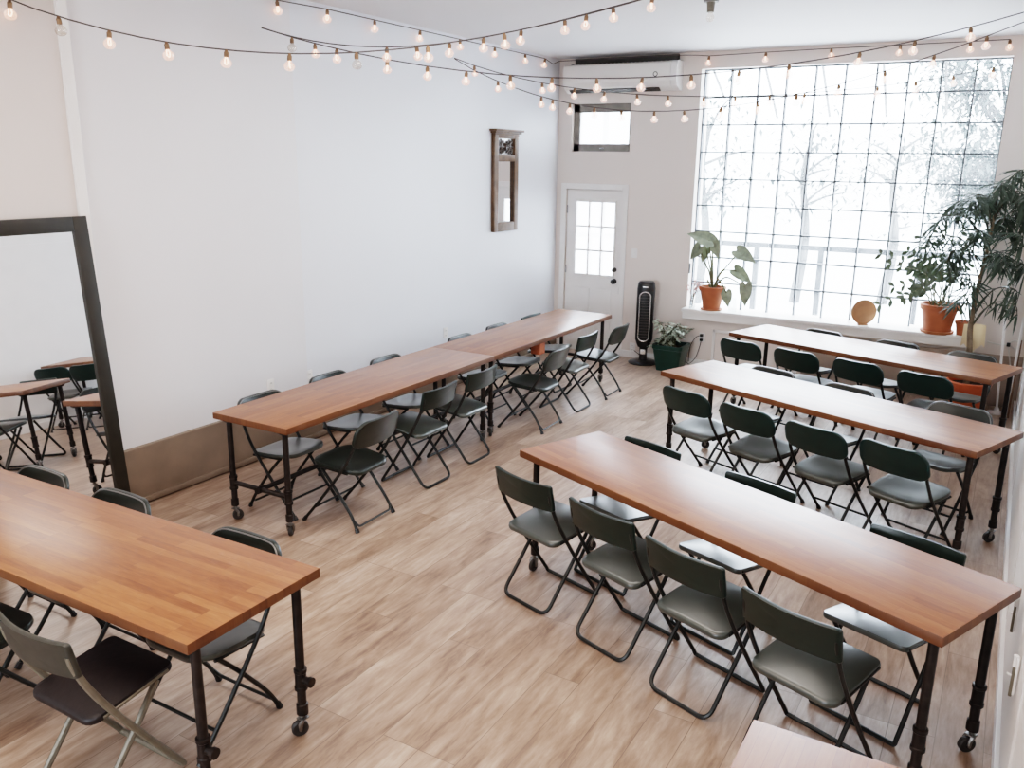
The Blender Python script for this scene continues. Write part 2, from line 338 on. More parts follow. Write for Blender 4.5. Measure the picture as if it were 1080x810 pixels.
STR={'near': ([(-5.056, 2.936, 3.233), (-4.943, 3.078, 3.175), (-4.83, 3.22, 3.126), (-4.717, 3.362, 3.086), (-4.604, 3.505, 3.055), (-4.491, 3.647, 3.032), (-4.378, 3.789, 3.017), (-4.265, 3.931, 3.009), (-4.153, 4.073, 3.007), (-4.04, 4.215, 3.012), (-3.927, 4.357, 3.023), (-3.814, 4.499, 3.039), (-3.701, 4.641, 3.061), (-3.588, 4.783, 3.087), (-3.475, 4.925, 3.118), (-3.362, 5.067, 3.153), (-3.249, 5.209, 3.191), (-3.137, 5.351, 3.233), (-3.024, 5.493, 3.278), (-2.911, 5.635, 3.326), (-2.798, 5.777, 3.376), (-2.685, 5.919, 3.429), (-2.572, 6.061, 3.483), (-2.459, 6.203, 3.539), (-2.346, 6.346, 3.56)], [(-5.012, 2.992, 3.209), (-4.866, 3.175, 3.14), (-4.706, 3.376, 3.083), (-4.516, 3.615, 3.037), (-4.306, 3.879, 3.011), (-4.072, 4.174, 3.01), (-3.811, 4.502, 3.04), (-3.516, 4.873, 3.106), (-3.181, 5.296, 3.216), (-2.801, 5.774, 3.375)]), 'twin': ([(-5.077, 4.919, 3.318), (-4.956, 4.972, 3.281), (-4.834, 5.026, 3.249), (-4.713, 5.079, 3.224), (-4.591, 5.132, 3.205), (-4.47, 5.186, 3.192), (-4.348, 5.239, 3.184), (-4.227, 5.292, 3.181), (-4.105, 5.346, 3.183), (-3.984, 5.399, 3.189), (-3.862, 5.452, 3.2), (-3.741, 5.506, 3.214), (-3.62, 5.559, 3.232), (-3.498, 5.613, 3.253), (-3.377, 5.666, 3.277), (-3.255, 5.719, 3.303), (-3.134, 5.773, 3.331), (-3.012, 5.826, 3.361), (-2.891, 5.879, 3.392), (-2.769, 5.933, 3.424), (-2.648, 5.986, 3.457), (-2.526, 6.039, 3.489), (-2.405, 6.093, 3.521), (-2.284, 6.146, 3.552), (-2.162, 6.199, 3.56)], [(-4.198, 5.305, 3.181), (-3.993, 5.395, 3.189), (-3.767, 5.494, 3.211), (-3.537, 5.595, 3.246), (-3.286, 5.706, 3.296), (-2.998, 5.832, 3.365), (-2.687, 5.969, 3.446), (-2.439, 6.078, 3.512)]), 'mid': ([(-5.076, 4.918, 3.315), (-4.865, 5.043, 3.249), (-4.654, 5.169, 3.192), (-4.442, 5.294, 3.142), (-4.231, 5.419, 3.1), (-4.02, 5.544, 3.064), (-3.809, 5.67, 3.037), (-3.597, 5.795, 3.015), (-3.386, 5.92, 3.001), (-3.175, 6.045, 2.993), (-2.964, 6.17, 2.992), (-2.752, 6.296, 2.996), (-2.541, 6.421, 3.007), (-2.33, 6.546, 3.024), (-2.118, 6.671, 3.046), (-1.907, 6.796, 3.074), (-1.696, 6.922, 3.107), (-1.485, 7.047, 3.146), (-1.273, 7.172, 3.19), (-1.062, 7.297, 3.24), (-0.851, 7.422, 3.294), (-0.64, 7.548, 3.354), (-0.428, 7.673, 3.418), (-0.217, 7.798, 3.488), (-0.006, 7.923, 3.56)], [(-4.88, 5.035, 3.253), (-4.734, 5.121, 3.212), (-4.594, 5.204, 3.177), (-4.27, 5.396, 3.107), (-4.01, 5.55, 3.063), (-3.756, 5.701, 3.031), (-3.471, 5.87, 3.006), (-3.198, 6.032, 2.994), (-2.906, 6.205, 2.992), (-2.608, 6.381, 3.003), (-2.29, 6.569, 3.027), (-1.979, 6.754, 3.064), (-1.656, 6.945, 3.114), (-1.205, 7.212, 3.206), (-0.856, 7.419, 3.293), (-0.507, 7.626, 3.394)]), 'low': ([(-5.099, 7.499, 3.36), (-4.887, 7.534, 3.252), (-4.675, 7.569, 3.159), (-4.463, 7.604, 3.079), (-4.251, 7.639, 3.011), (-4.039, 7.674, 2.956), (-3.827, 7.709, 2.912), (-3.615, 7.744, 2.88), (-3.403, 7.779, 2.857), (-3.191, 7.815, 2.845), (-2.979, 7.85, 2.843), (-2.767, 7.885, 2.85), (-2.555, 7.92, 2.865), (-2.343, 7.955, 2.888), (-2.131, 7.99, 2.919), (-1.919, 8.025, 2.958), (-1.707, 8.06, 3.003), (-1.495, 8.095, 3.055), (-1.283, 8.131, 3.113), (-1.071, 8.166, 3.176), (-0.859, 8.201, 3.246), (-0.647, 8.236, 3.32), (-0.435, 8.271, 3.399), (-0.223, 8.306, 3.483), (-0.011, 8.341, 3.56)], [(-4.621, 7.578, 3.137), (-4.169, 7.653, 2.988), (-4.054, 7.672, 2.96), (-3.882, 7.7, 2.923), (-3.64, 7.74, 2.883), (-3.379, 7.783, 2.856), (-3.067, 7.835, 2.843), (-2.793, 7.88, 2.848), (-2.469, 7.934, 2.873), (-2.157, 7.986, 2.915), (-1.832, 8.04, 2.975), (-1.494, 8.095, 3.055), (-1.144, 8.153, 3.154), (-0.787, 8.213, 3.27), (-0.424, 8.273, 3.403)]), 'far': ([(-5.097, 7.497, 3.366), (-4.897, 7.589, 3.294), (-4.696, 7.681, 3.232), (-4.495, 7.772, 3.18), (-4.294, 7.864, 3.137), (-4.093, 7.956, 3.102), (-3.892, 8.048, 3.074), (-3.691, 8.14, 3.052), (-3.49, 8.232, 3.036), (-3.289, 8.324, 3.025), (-3.088, 8.416, 3.019), (-2.887, 8.508, 3.016), (-2.686, 8.6, 3.018), (-2.485, 8.692, 3.023), (-2.285, 8.784, 3.032), (-2.084, 8.876, 3.043), (-1.883, 8.968, 3.059), (-1.682, 9.06, 3.077), (-1.481, 9.152, 3.099), (-1.28, 9.244, 3.125), (-1.079, 9.336, 3.155), (-0.878, 9.428, 3.19), (-0.677, 9.52, 3.229), (-0.476, 9.612, 3.274), (-0.275, 9.704, 3.325)], [(-4.904, 7.585, 3.296), (-4.283, 7.87, 3.135), (-3.987, 8.005, 3.087), (-3.715, 8.129, 3.055), (-3.426, 8.262, 3.032), (-3.148, 8.389, 3.02), (-2.834, 8.533, 3.016), (-2.557, 8.66, 3.021), (-2.261, 8.795, 3.033), (-1.959, 8.933, 3.052), (-1.344, 9.215, 3.117), (-1.03, 9.359, 3.163), (-0.722, 9.499, 3.22), (-0.402, 9.646, 3.292)]), 'perim': ([[-5.05, 4.958, 3.538], [-5.05, 5.072, 3.529], [-5.05, 5.626, 3.585], [-5.05, 6.222, 3.598], [-5.05, 6.882, 3.585], [-5.05, 7.546, 3.592], [-5.05, 8.213, 3.59], [-5.05, 8.866, 3.595], [-5.05, 9.339, 3.584], [-5.03, 9.5, 3.5], [-4.95, 9.52, 3.53], [-3.5, 9.52, 3.53], [-3.346, 9.74, 3.547], [-3.204, 9.74, 3.531], [-2.58, 9.74, 3.54], [-1.91, 9.74, 3.545], [-1.253, 9.74, 3.557], [-0.634, 9.74, 3.567], [-0.303, 9.74, 3.574]], [(-5.05, 5.072, 3.529), (-5.05, 5.626, 3.585), (-5.05, 6.222, 3.598), (-5.05, 6.882, 3.585), (-5.05, 7.546, 3.592), (-5.05, 8.213, 3.59), (-5.05, 8.866, 3.595), (-5.05, 9.339, 3.584), (-3.204, 9.74, 3.531), (-2.58, 9.74, 3.54), (-1.91, 9.74, 3.545), (-1.253, 9.74, 3.557), (-0.634, 9.74, 3.567), (-0.303, 9.74, 3.574)])}
# ------------------------------------------------------------------ camera
YAW, PITCH, ROLL, CH = -0.5275, 0.2567, 0.0133, 2.3794
cy_, sy_ = math.cos(YAW), math.sin(YAW)
fw = Vector((sy_*math.cos(PITCH), cy_*math.cos(PITCH), -math.sin(PITCH)))
rt = Vector((cy_, -sy_, 0)); upv = rt.cross(fw)
r2 = rt*math.cos(ROLL) + upv*math.sin(ROLL); u2 = upv*math.cos(ROLL) - rt*math.sin(ROLL)
cam = bpy.data.cameras.new('camera'); cam.sensor_width = 36; cam.lens = 896.44/1080*36; cam.clip_start = .05
co = bpy.data.objects.new('camera', cam); COL.objects.link(co)
mw = Matrix((( r2.x, u2.x, -fw.x, 0), (r2.y, u2.y, -fw.y, 0), (r2.z, u2.z, -fw.z, CH), (0, 0, 0, 1)))
co.matrix_world = mw; sc.camera = co

# ------------------------------------------------------------------ room shell
XL, XR, YB, YF, ZC = -5.08, .238, 9.807, -3.0, 3.585
WX0, WX1, WZ0, WZ1 = -3.298, -.253, .705, 3.406
GY = 9.93                                                     # plane of the glass blocks
DX0, DX1, DZ = -4.953, -4.185, 2.05
TX0, TX1, TZ0, TZ1 = -4.906, -4.132, 2.504, 3.062             # transom window
struct('floor', bx(-5.4, .5, YF-.2, 10.2, -.12, 0), M['floor'])
struct('ceiling', bx(-5.4, .5, YF-.2, 10.2, ZC, ZC+.12), M['ceil'])
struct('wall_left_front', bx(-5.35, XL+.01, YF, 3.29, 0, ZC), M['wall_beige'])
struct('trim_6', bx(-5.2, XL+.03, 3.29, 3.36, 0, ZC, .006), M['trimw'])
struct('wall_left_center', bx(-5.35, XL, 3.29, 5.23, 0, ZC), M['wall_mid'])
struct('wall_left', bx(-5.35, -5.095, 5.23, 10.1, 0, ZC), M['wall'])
struct('wall_right', bx(XR, .45, YF, 10.1, 0, ZC), M['trimw'])
b = bmesh.new(); T = .3
def hole_wall(b, xs, holes, y0, y1, zmax):
    """wall strip filled around rectangular holes (x0,x1,z0,z1), columns split at every hole edge"""
    cuts = sorted({xs[0], xs[1], *[h for q in holes for h in q[:2]]})
    for a, c in zip(cuts, cuts[1:]):
        m = (a+c)/2; zs = sorted([(q[2], q[3]) for q in holes if q[0] < m < q[1]]); z = 0
        for lo, hi in zs:
            if lo > z: box(b, a, c, y0, y1, z, lo)
            z = hi
        if z < zmax: box(b, a, c, y0, y1, z, zmax)
hole_wall(b, (-5.1, XR), [(WX0, WX1, WZ0, WZ1), (DX0, DX1, 0, DZ), (TX0, TX1, TZ0, TZ1)], YB, YB+T, ZC)
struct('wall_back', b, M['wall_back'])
b = bmesh.new(); hole_wall(b, (-5.1, XR), [(-3.6, -1.8, 1.0, 2.6)], YF-.2, YF, ZC)  # opening added in the unseen wall to let in fill light
struct('wall_front', b, M['wall'])
# brown skirting along the left wall with a rail at its foot
struct('baseboard_left', bx(-5.10, -5.045, 3.29, YB, 0.0, .42, .006), M['skirt'])
struct('trim_1', bx(-5.045, -5.022, 3.29, YB, 0.02, .055, .005), M['skirt'])
struct('baseboard_right', bx(XR-.022, XR, YF, YB, 0, .085, .004), M['trimw'])
b = bmesh.new()
for y0, y1 in ((3.02, 4.62), (4.68, 6.6), (6.66, 8.4)): box(b, XR-.008, XR+.01, y0, y1, .13, 2.2, .003)
struct('trim_2', b, M['trimw'])
b = bmesh.new(); box(b, -4.13, -2.98, YB-.018, YB, 0, .085, .004); struct('baseboard_back', b, M['trimw'])
# moulded panel + taupe lower wall under the window
b = bmesh.new()
for a in ((-2.95, -2.92, .05, .47), (-1.98, -1.95, .05, .47)): box(b, a[0], a[1], YB-.022, YB, a[2], a[3], .004)
for a in ((.44, .47), (.05, .08)): box(b, -2.95, -1.95, YB-.022, YB, a[0], a[1], .004)
struct('trim_3', b, M['trimw'])
struct('trim_4', bx(-1.9, XR, YB-.02, YB, 0, .535, .004), M['wain'])
# window sill + apron
b = bmesh.new(); box(b, WX0-.012, WX1+.03, YB-.16, GY, WZ0-.03, WZ0+.006, .008); box(b, WX0-.005, WX1+.02, YB-.13, YB, WZ0-.115, WZ0-.03, .006)
struct('window_sill', b, M['trimw'])
# glass-block window: 10 x 9 blocks in grey mortar
win = thing('window_1', None, None, (0, 0, 0)); win['kind'] = 'structure'
NX, NZ = 10, 9; dx, dz = (WX1-WX0)/NX, (WZ1-WZ0)/NZ
b = bmesh.new(); g_ = .009
for i in range(NX):
    for k in range(NZ):
        x0, x1, z0, z1 = WX0+i*dx+g_, WX0+(i+1)*dx-g_, WZ0+k*dz+g_, WZ0+(k+1)*dz-g_
        # pressed face: flat rim + shallow recessed field
        q = [[(x0, z0), (x1, z0), (x1, z1), (x0, z1)]]
        for s in (.018, .03): q.append([(x0+s, z0+s), (x1-s, z0+s), (x1-s, z1-s), (x0+s, z1-s)])
        ys = (GY, GY, GY+.012)
        rings = [[b.verts.new((x, y, z)) for x, z in r_] for r_, y in zip(q, ys)]
        for r0, r1 in zip(rings, rings[1:]):
            for j in range(4): b.faces.new((r0[j], r0[(j+1) % 4], r1[(j+1) % 4], r1[j]))
        b.faces.new(rings[-1])
obj('glass_blocks', b, M['block'], win, smooth=False)
b = bmesh.new()
for i in range(NX+1):
    x = min(max(WX0+i*dx, WX0+.004), WX1-.004); box(b, x-.0075, x+.0075, GY-.004, GY+.07, WZ0, WZ1)
for k in range(1, NZ+1):
    z = min(max(WZ0+k*dz, WZ0+.004), WZ1-.004); box(b, WX0, WX1, GY-.003, GY+.069, z-.0075, z+.0075)
obj('mortar_grid', b, M['grout'], win, smooth=False)
# transom window over the door
w2 = thing('window_2', None, None, (0, 0, 0)); w2['kind'] = 'structure'
b = bmesh.new(); y0, y1 = YB+.05, YB+.10; fwid = .085
box(b, TX0, TX0+fwid, y0, y1, TZ0, TZ1, .006); box(b, TX1-fwid*.45, TX1, y0, y1, TZ0, TZ1, .006)
box(b, TX0, TX1, y0, y1, TZ0, TZ0+.09, .006); box(b, TX0, TX1, y0, y1, TZ1-.10, TZ1, .006)
obj('window_frame', b, M['wframe'], w2)
b = bmesh.new(); box(b, TX0+.06, TX1-.03, y0+.02, y0+.026, TZ0+.06, TZ1-.07); obj('window_pane', b, M['pane'], w2, smooth=False)
b = bmesh.new(); box(b, -4.54, -4.49, y0-.012, y0, TZ0+.03, TZ0+.045, .003); obj('latch', b, M['silver'], w2)
# door with nine-light window
d = thing('door_1', None, None, (0, 0, 0)); d['kind'] = 'structure'
gx0, gx1, gz0, gz1 = -4.812, -4.292, 1.003, 1.895; DY = YB+.02
b = bmesh.new(); e = .006
hole_wall(b, (DX0+e, DX1-e), [(gx0, gx1, gz0, gz1)], DY, DY+.045, DZ-e)
for x0, x1 in ((-4.83, -4.60), (-4.53, -4.30)):                # two raised lower panels
    box(b, x0, x1, DY-.008, DY, .18, .82, .006)
obj('door_leaf', b, M['trimw'], d, smooth=False)
b = bmesh.new(); mt = .011
for i in (1, 2):
    x = gx0+(gx1-gx0)*i/3; box(b, x-mt, x+mt, DY-.006, DY+.03, gz0, gz1)
    z = gz0+(gz1-gz0)*i/3; box(b, gx0, gx1, DY-.005, DY+.029, z-mt, z+mt)
for x0, x1, z0, z1 in ((gx0-.025, gx0, gz0-.025, gz1+.025), (gx1, gx1+.025, gz0-.025, gz1+.025), (gx0, gx1, gz0-.025, gz0), (gx0, gx1, gz1, gz1+.025)):
    box(b, x0, x1, DY-.012, DY, z0, z1, .003)
obj('door_muntins', b, M['trimw'], d, smooth=False)
b = bmesh.new(); box(b, gx0, gx1, DY+.015, DY+.021, gz0, gz1); obj('door_pane', b, M['pane'], d, smooth=False)
def knob(z, r, x=-4.262):
    bm = bmesh.new(); lathe(bm, [(0, 0), (r*1.15, 0), (r*1.15, .008), (r*.45, .012), (r*.45, .03), (r, .038), (r*1.05, .055), (r*.7, .068), (0, .07)], 20)
    bmesh.ops.rotate(bm, verts=bm.verts, cent=(0, 0, 0), matrix=Matrix.Rotation(PI/2, 3, 'X')); bmesh.ops.translate(bm, verts=bm.verts, vec=(x, DY, z)); return bm
obj('door_knob', knob(.935, .030), M['dark'], d); obj('deadbolt', knob(1.08, .024), M['dslot'], d)
b = bmesh.new()
for z in (.35, 1.05, 1.8): box(b, DX0+.001, DX0+.018, DY-.012, DY, z-.05, z+.05, .002)
obj('hinges', b, M['silver'], d)
b = bmesh.new(); box(b, DX1-.012, DX1+.0, DY-.012, DY, .78, .86, .002); obj('strike_plate', b, M['dark'], d)
b = bmesh.new()
box(b, DX0-.07, DX0, YB-.018, YB, 0, DZ+.07, .005); box(b, DX1, DX1+.07, YB-.018, YB, 0, DZ+.07, .005); box(b, DX0, DX1, YB-.018, YB, DZ, DZ+.07, .005)
struct('trim_5', b, M['trimw'])
b = bmesh.new(); box(b, DX0, DX0+.025, YB+.066, YB+.1, 0, DZ); box(b, DX1-.025, DX1, YB+.066, YB+.1, 0, DZ); box(b, DX0, DX1, YB+.066, YB+.1, DZ-.03, DZ); box(b, DX0, DX1, YB+.066, YB+.1, 0, .03)
struct('trim_7', b, M['trimw'])

# ------------------------------------------------------------------ outside, seen through the glass
struct('ground', bx(-16, 8, 10.4, 30, -.35, -.25), M['pave'])
rl = thing('railing', 'grey metal terrace railing seen through the glass block window', 'railing', (0, 11.9, 0))
b = bmesh.new(); box(b, -7, 2.2, -.025, .025, 1.27, 1.34); obj('top_rail', b, M['rail'], rl, smooth=False)
b = bmesh.new(); box(b, -7, 2.2, -.015, .015, .1, .14); obj('bottom_rail', b, M['rail'], rl, smooth=False)
for x in (-5.6, -4.35, -3.05, -2.2, -1.0, .2, 1.4):
    obj('post', bx(x-.035, x+.035, -.035, .035, -.25, 1.27), M['rail'], rl, smooth=False)
def outtree(x, y, base, h, crown, nb, label, seed, lr):
    rnd = random.Random(seed)
    t = thing('street_tree', label, 'tree', (x, y, base), 0, 'trees outside the window')
    tr = bmesh.new(); tube(tr, catmull([(0, 0, 0), (.1, 0, h*.4), (-.05, 0, h*.75), (.05, 0, h)], 4), [.11-.08*i/12 for i in range(13)], 7); tips = []
    for i in range(nb):
        a = rnd.uniform(0, 2*PI); z = h*rnd.uniform(.45, .98); L_ = crown*rnd.uniform(.6, 1.1)
        e_ = Vector((math.cos(a)*L_, math.sin(a)*L_*.5, z+L_*rnd.uniform(.2, .8)))
        tube(tr, catmull([(0, 0, z), (e_.x*.5, e_.y*.5, z+(e_.z-z)*.65), e_], 3), [.035-.004*j for j in range(7)], 5); tips.append((Vector((0, 0, z)), e_))
    obj('trunk', tr, M['tbark'], t)
    lv = bmesh.new()
    for s, e_ in tips:
        for j in range(lr):
            p = s.lerp(e_, rnd.uniform(.35, 1.1)) + Vector((rnd.gauss(0, .22), rnd.gauss(0, .2), rnd.gauss(0, .22)))
            leaf(lv, p, (rnd.gauss(0, 1), rnd.gauss(0, 1), rnd.gauss(-.2, .6)), (0, 0, 1), rnd.uniform(.09, .19), rnd.uniform(.05, .08), n=2)
    obj('foliage', lv, M['tleaf'], t, smooth=False)
outtree(-.35, 15.5, -.25, 3.5, 1.5, 18, 'leafy grey green tree outside behind the upper right glass blocks', 3, 300)
outtree(-5.2, 16.0, -.25, 3.3, .9, 11, 'thin pale sapling outside behind the left glass blocks', 5, 45)
outtree(-3.6, 17.2, -.25, 3.2, .8, 9, 'slender sapling outside left of centre behind the glass blocks', 8, 45)
outtree(-2.1, 18.0, -.25, 3.0, .7, 8, 'small sapling outside at centre behind the glass blocks', 11, 45)
pg = thing('pergola', 'thin slanted grey pergola bars seen through the top row of glass blocks', 'pergola', (0, 13, 0))
for x1, z1, s in ((-4.0, 3.32, -.49), (-3.2, 3.02, -.33), (-2.48, 3.03, -.235), (-1.74, 3.02, -.165), (-1.01, 3.03, -.126)):
    obj('bar', tb([(x1, 0, z1), (x1+s*(4.15-z1), 0, 4.15)], .020, 6), M['tbark'], pg)
for x in (-5.9, 1.3): obj('post', tb([(x, 0, -.25), (x, 0, 4.15)], .05, 8), M['tbark'], pg)
obj('beam', bx(-6.1, 1.5, -.05, .05, 4.12, 4.22), M['tbark'], pg, smooth=False)
hs = thing('neighbouring_house', 'pale rendered house across the yard behind the window', 'building', (0, 26, 0))
obj('facade', bx(-16, 7, 0, .4, -.3, 3.6), M['house'], hs, smooth=False)
for x in (-12.5, -8.5, -4.5, -.5): obj('house_window', bx(x-.6, x+.6, -.05, 0, .9, 2.3), M['pave'], hs, smooth=False)

# ------------------------------------------------------------------ tables
TH = .76
def pipe_leg(x, y, parent, drop=.105, tee=None, plug=None):
    lg = obj('leg', tb([(x, y, drop), (x, y, TH-.042)], .0195, 14), M['pipe'], parent)
    b = bmesh.new(); lathe(b, [(0, TH-.062), (.034, TH-.062), (.048, TH-.05), (.048, TH-.0425), (0, TH-.0425)], 18, (x, y, 0)); obj('flange', b, M['pipe'], lg)
    zc = .27; b = bmesh.new()
    lathe(b, [(.019, zc-.05), (.028, zc-.048), (.028, zc-.034), (.0245, zc-.03), (.0245, zc+.03), (.028, zc+.034), (.028, zc+.048), (.019, zc+.05)], 16, (x, y, 0))
    obj('coupling', b, M['pipe'], lg)
    b = bmesh.new(); lathe(b, [(.019, drop-.004), (.0255, drop), (.0255, drop+.045), (.019, drop+.05)], 16, (x, y, 0)); obj('collar', b, M['pipe'], lg)
    if plug: obj('pipe_plug', tb([(x, y, zc), (x+plug*.045, y, zc), (x+plug*.046, y, zc), (x+plug*.062, y, zc)], [.017, .017, .022, .022], 12), M['pipe'], lg)
    # caster: fork, wheel
    a = (hash((round(x, 2), round(y, 2))) % 628)/100.0; ca, sa = math.cos(a), math.sin(a)
    R_ = .036; off = .014; cx, cy = x+ca*off, y+sa*off
    b = bmesh.new(); tube(b, [(x, y, .08), (x, y, drop+.01)], .011, 10)
    for s in (-1, 1):
        px, py = -sa*s*.019, ca*s*.019
        tube(b, [(x+px*.9, y+py*.9, .083), (cx+px, cy+py, .06), (cx+px, cy+py, R_-.004)], [.009, .010, .007], 6)
    tube(b, [(cx-sa*-.024, cy+ca*-.024, R_), (cx-sa*.024, cy+ca*.024, R_)], .006, 8)
    box(b, x-.02, x+.02, y-.02, y+.02, .078, .086, .003); obj('caster_fork', b, M['steel'], lg)
    b = bmesh.new(); pr = [(.010, -.0135), (R_-.006, -.0135), (R_, -.008), (R_, .008), (R_-.006, .0135), (.010, .0135)]
    lathe(b, pr, 22); 
    bmesh.ops.rotate(b, verts=b.verts, cent=(0, 0, 0), matrix=Matrix.Rotation(PI/2, 3, 'X'))
    bmesh.ops.rotate(b, verts=b.verts, cent=(0, 0, 0), matrix=Matrix.Rotation(a, 3, 'Z'))
    bmesh.ops.translate(b, verts=b.verts, vec=(cx, cy, R_)); obj('caster_wheel', b, M['rubber'], lg)
    return lg
def table(label, cx, cy, ang, Lg, W, hframe=False, group=None, plugs=(), ins=(.063, .079), shelf=False):
    t = thing('work_table', label, 'table', (cx, cy, 0), ang, group)
    b = bmesh.new(); box(b, -Lg/2, Lg/2, -W/2, W/2, TH-.042, TH, .004, 2)
    tt = obj('tabletop', b, M['top'], t, angle=50); tt.data.materials.append(M['top_side_shade'])
    for p in tt.data.polygons:
        if abs(p.normal.z) < .4: p.material_index = 1
    lx, ly = Lg/2-ins[0], W/2-ins[1]
    for sx in (-1, 1):
        for sy in (-1, 1): pipe_leg(sx*lx, sy*ly, t, plug=(sx if (sx, sy) in plugs else None))
    if hframe:
        for sx in (-1, 1): obj('cross_bar', tb([(sx*lx, -ly, .27), (sx*lx, ly, .27)], .0165, 12), M['pipe'], t)
        b = tb([(-lx, 0, .27), (lx, 0, .27)], .0165, 12)
        for sx in (-1, 1): tube(b, [(sx*lx-.03, 0, .27), (sx*lx+.03, 0, .27)], .024, 12)
        obj('stretcher', b, M['pipe'], t)
    return t
G_L = 'long tables in a row by the left wall'
tA = table('long butcher block table by the left wall, nearer of the two set end to end', -4.0448, 4.846, 1.5689, 2.452, .661, True, G_L)
tA2 = table('long butcher block table by the left wall, farther of the two, reaching the white door', -4.0400, 7.299, 1.5689, 2.452, .661, True, G_L)
obj('wood_block', bx(-.36, -.26, -.30, -.2, TH-.16, TH-.043, .004), M['redwood'], tA2)
G_R = 'long tables set across the right half'
tB = table('long butcher block table at right front with square-backed chairs on both sides', -1.045, 3.8730, -.3954, 2.476, .6273, False, G_R)
tC = table('long butcher block table in the middle of the three rows at right', -1.0477, 6.2164, -.3676, 2.4614, .6609, False, G_R)
tD = table('long butcher block table at right, farthest row, nearest the glass block window', -1.0604, 8.2119, -.3208, 2.4488, .6766, False, G_R)
tE = table('orange brown butcher block table in the left foreground in front of the leaning mirror', -3.4889, 1.9936, .0162, 2.46, .6663, False, None, plugs=((1, 1), (1, -1)))
tF = table('butcher block tabletop cut off by the bottom edge at right, nearest the viewer', -.152, 1.068, PI/2, 2.46, .655, False, None)

# ------------------------------------------------------------------ chairs (face +Y, origin on the floor)
def back_map(z0, y0, lean, curve, half):
    ca, sa = math.cos(lean), math.sin(lean)
    def f(u, v, w):
        fwd = curve*(u/half)**2 - w                     # w grows to the rear
        return Vector((u, y0 + fwd*ca - v*sa, z0 + v*ca + fwd*sa*.5))
    return f
def make_round(label, cat, shell, frame, rim, group, seatm=None):
    t = thing('folding_chair', label, cat, (0, 0, 0), 0, group)
    # seat
    out = densify(rrect(.405, .395, (.11, .11, .075, .075), 8), .03)
    m = lambda u, v, w: Vector((u*(1-.10*max(0, -v/.2)), .035+v, .405 + .03*(v/.2)*.6 + w))
    dish = lambda u, v: -.012*max(0, 1-(u/.17)**2)*max(0, 1-(v/.17)**2) - .010*max(0, abs(v)-.15)/.05
    st = obj('seat', pad(bmesh.new(), out, .026, m, dish, .008), seatm or shell, t, angle=60)
    # backrest
    f = back_map(.672, -.215, .30, .034, .22)
    out = densify(rrect(.452, .196, (.095, .095, .055, .055), 9), .022)
    bk = obj('backrest', pad(bmesh.new(), out, .024, f, edge=.007), shell, t, angle=60)
    if rim:
        out2 = [p for p in densify(rrect(.436, .180, (.087, .087, .048, .048), 9), .022)]
        pts = [f(u, v, -.001) for u, v in out2 if v > -.03]
        pts.sort(key=lambda p: p.x)
        obj('back_rim', tb(pts, .0042, 6), M['rim'], bk)
    for s in (-1, 1):
        x = s*.208
        lg = obj('leg', tb(catmull([(s*.201, -.190, .66), (s*.204, -.174, .61), (s*.207, -.130, .52), (x, -.058, .41), (x, .10, .213), (x, .275, .012)], 4), [.007, .008, .009, .0095]+[.0105]*17, 8), frame, t)
        b = bmesh.new(); tube(b, [(x, .262, .028), (x, .281, .002)], [.0135, .016], 8); obj('foot_cap', b, M['dark'], lg)
        lg = obj('leg', tb(catmull([(s*.185, .135, .405), (s*.187, .04, .30), (s*.188, -.10, .125), (s*.196, -.165, .012)], 5), .0105, 8), frame, t)
        b = bmesh.new(); tube(b, [(s*.195, -.158, .028), (s*.196, -.168, .002)], [.0135, .016], 8); obj('foot_cap', b, M['dark'], lg)
        obj('seat_bracket', tb([(s*.198, -.10, .398), (s*.198, .16, .412)], .008, 6), frame, st)
    obj('stretcher', tb([(-.208, .19, .11), (.208, .19, .11)], .008, 8), frame, t)
    obj('stretcher', tb(fillet([(-.190, -.135, .075), (-.17, -.16, .035), (.17, -.16, .035), (.190, -.135, .075)], .03), .008, 8), frame, t)
    return t
def make_square(label, cat, padm, frame, group, backm=None, tr=.0105):
    t = thing('folding_chair', label, cat, (0, 0, 0), 0, group)
    out = densify(rrect(.385, .365, (.03, .03, .05, .05), 5), .03)
    m = lambda u, v, w: Vector((u, .04+v, .418 + .035*(v/.18)*.7 + w))
    dish = lambda u, v: .020*max(0, 1-(u/.2)**2)*max(0, 1-(v/.19)**2)
    st = obj('seat', pad(bmesh.new(), out, .026, m, dish, .008), padm, t, angle=60)
    f = back_map(.695, -.200, .20, .030, .21)
    out = densify(rrect(.428, .150, (.012, .012, .012, .012), 3), .022)
    obj('backrest', pad(bmesh.new(), out, .020, f, edge=.006), backm or padm, t, angle=50)
    # U-shaped front frame: from the back down to the floor, across, and up again
    x = .198
    up = [(.196, -.189, .715), (.197, -.178, .665), (.199, -.135, .56), (.200, -.052, .415), (x, .08, .213), (x, .205, .032)]
    pr = catmull(up, 4)
    loop = pr + fillet([(x, .205, .032), (x, .216, .011), (.15, .216, .011)], .02)[1:] + [Vector((-.15, .216, .011))]
    lf = [Vector((-p.x, p.y, p.z)) for p in reversed(pr + fillet([(x, .205, .032), (x, .216, .011), (.15, .216, .011)], .02)[1:])]
    obj('front_leg_loop', tb(loop[:-1] + lf, tr, 8), frame, t)
    x = .172
    r_ = fillet([(x, .15, .425), (x, .06, .30), (x, -.168, .011), (-x, -.168, .011), (-x, .06, .30), (-x, .15, .425)], .06, 7)
    obj('rear_leg_loop', tb(r_, tr, 8), frame, t)
    for s in (-1, 1):
        obj('seat_bracket', tb([(s*.190, -.09, .412), (s*.190, .19, .452)], .008, 6), frame, st)
    return t

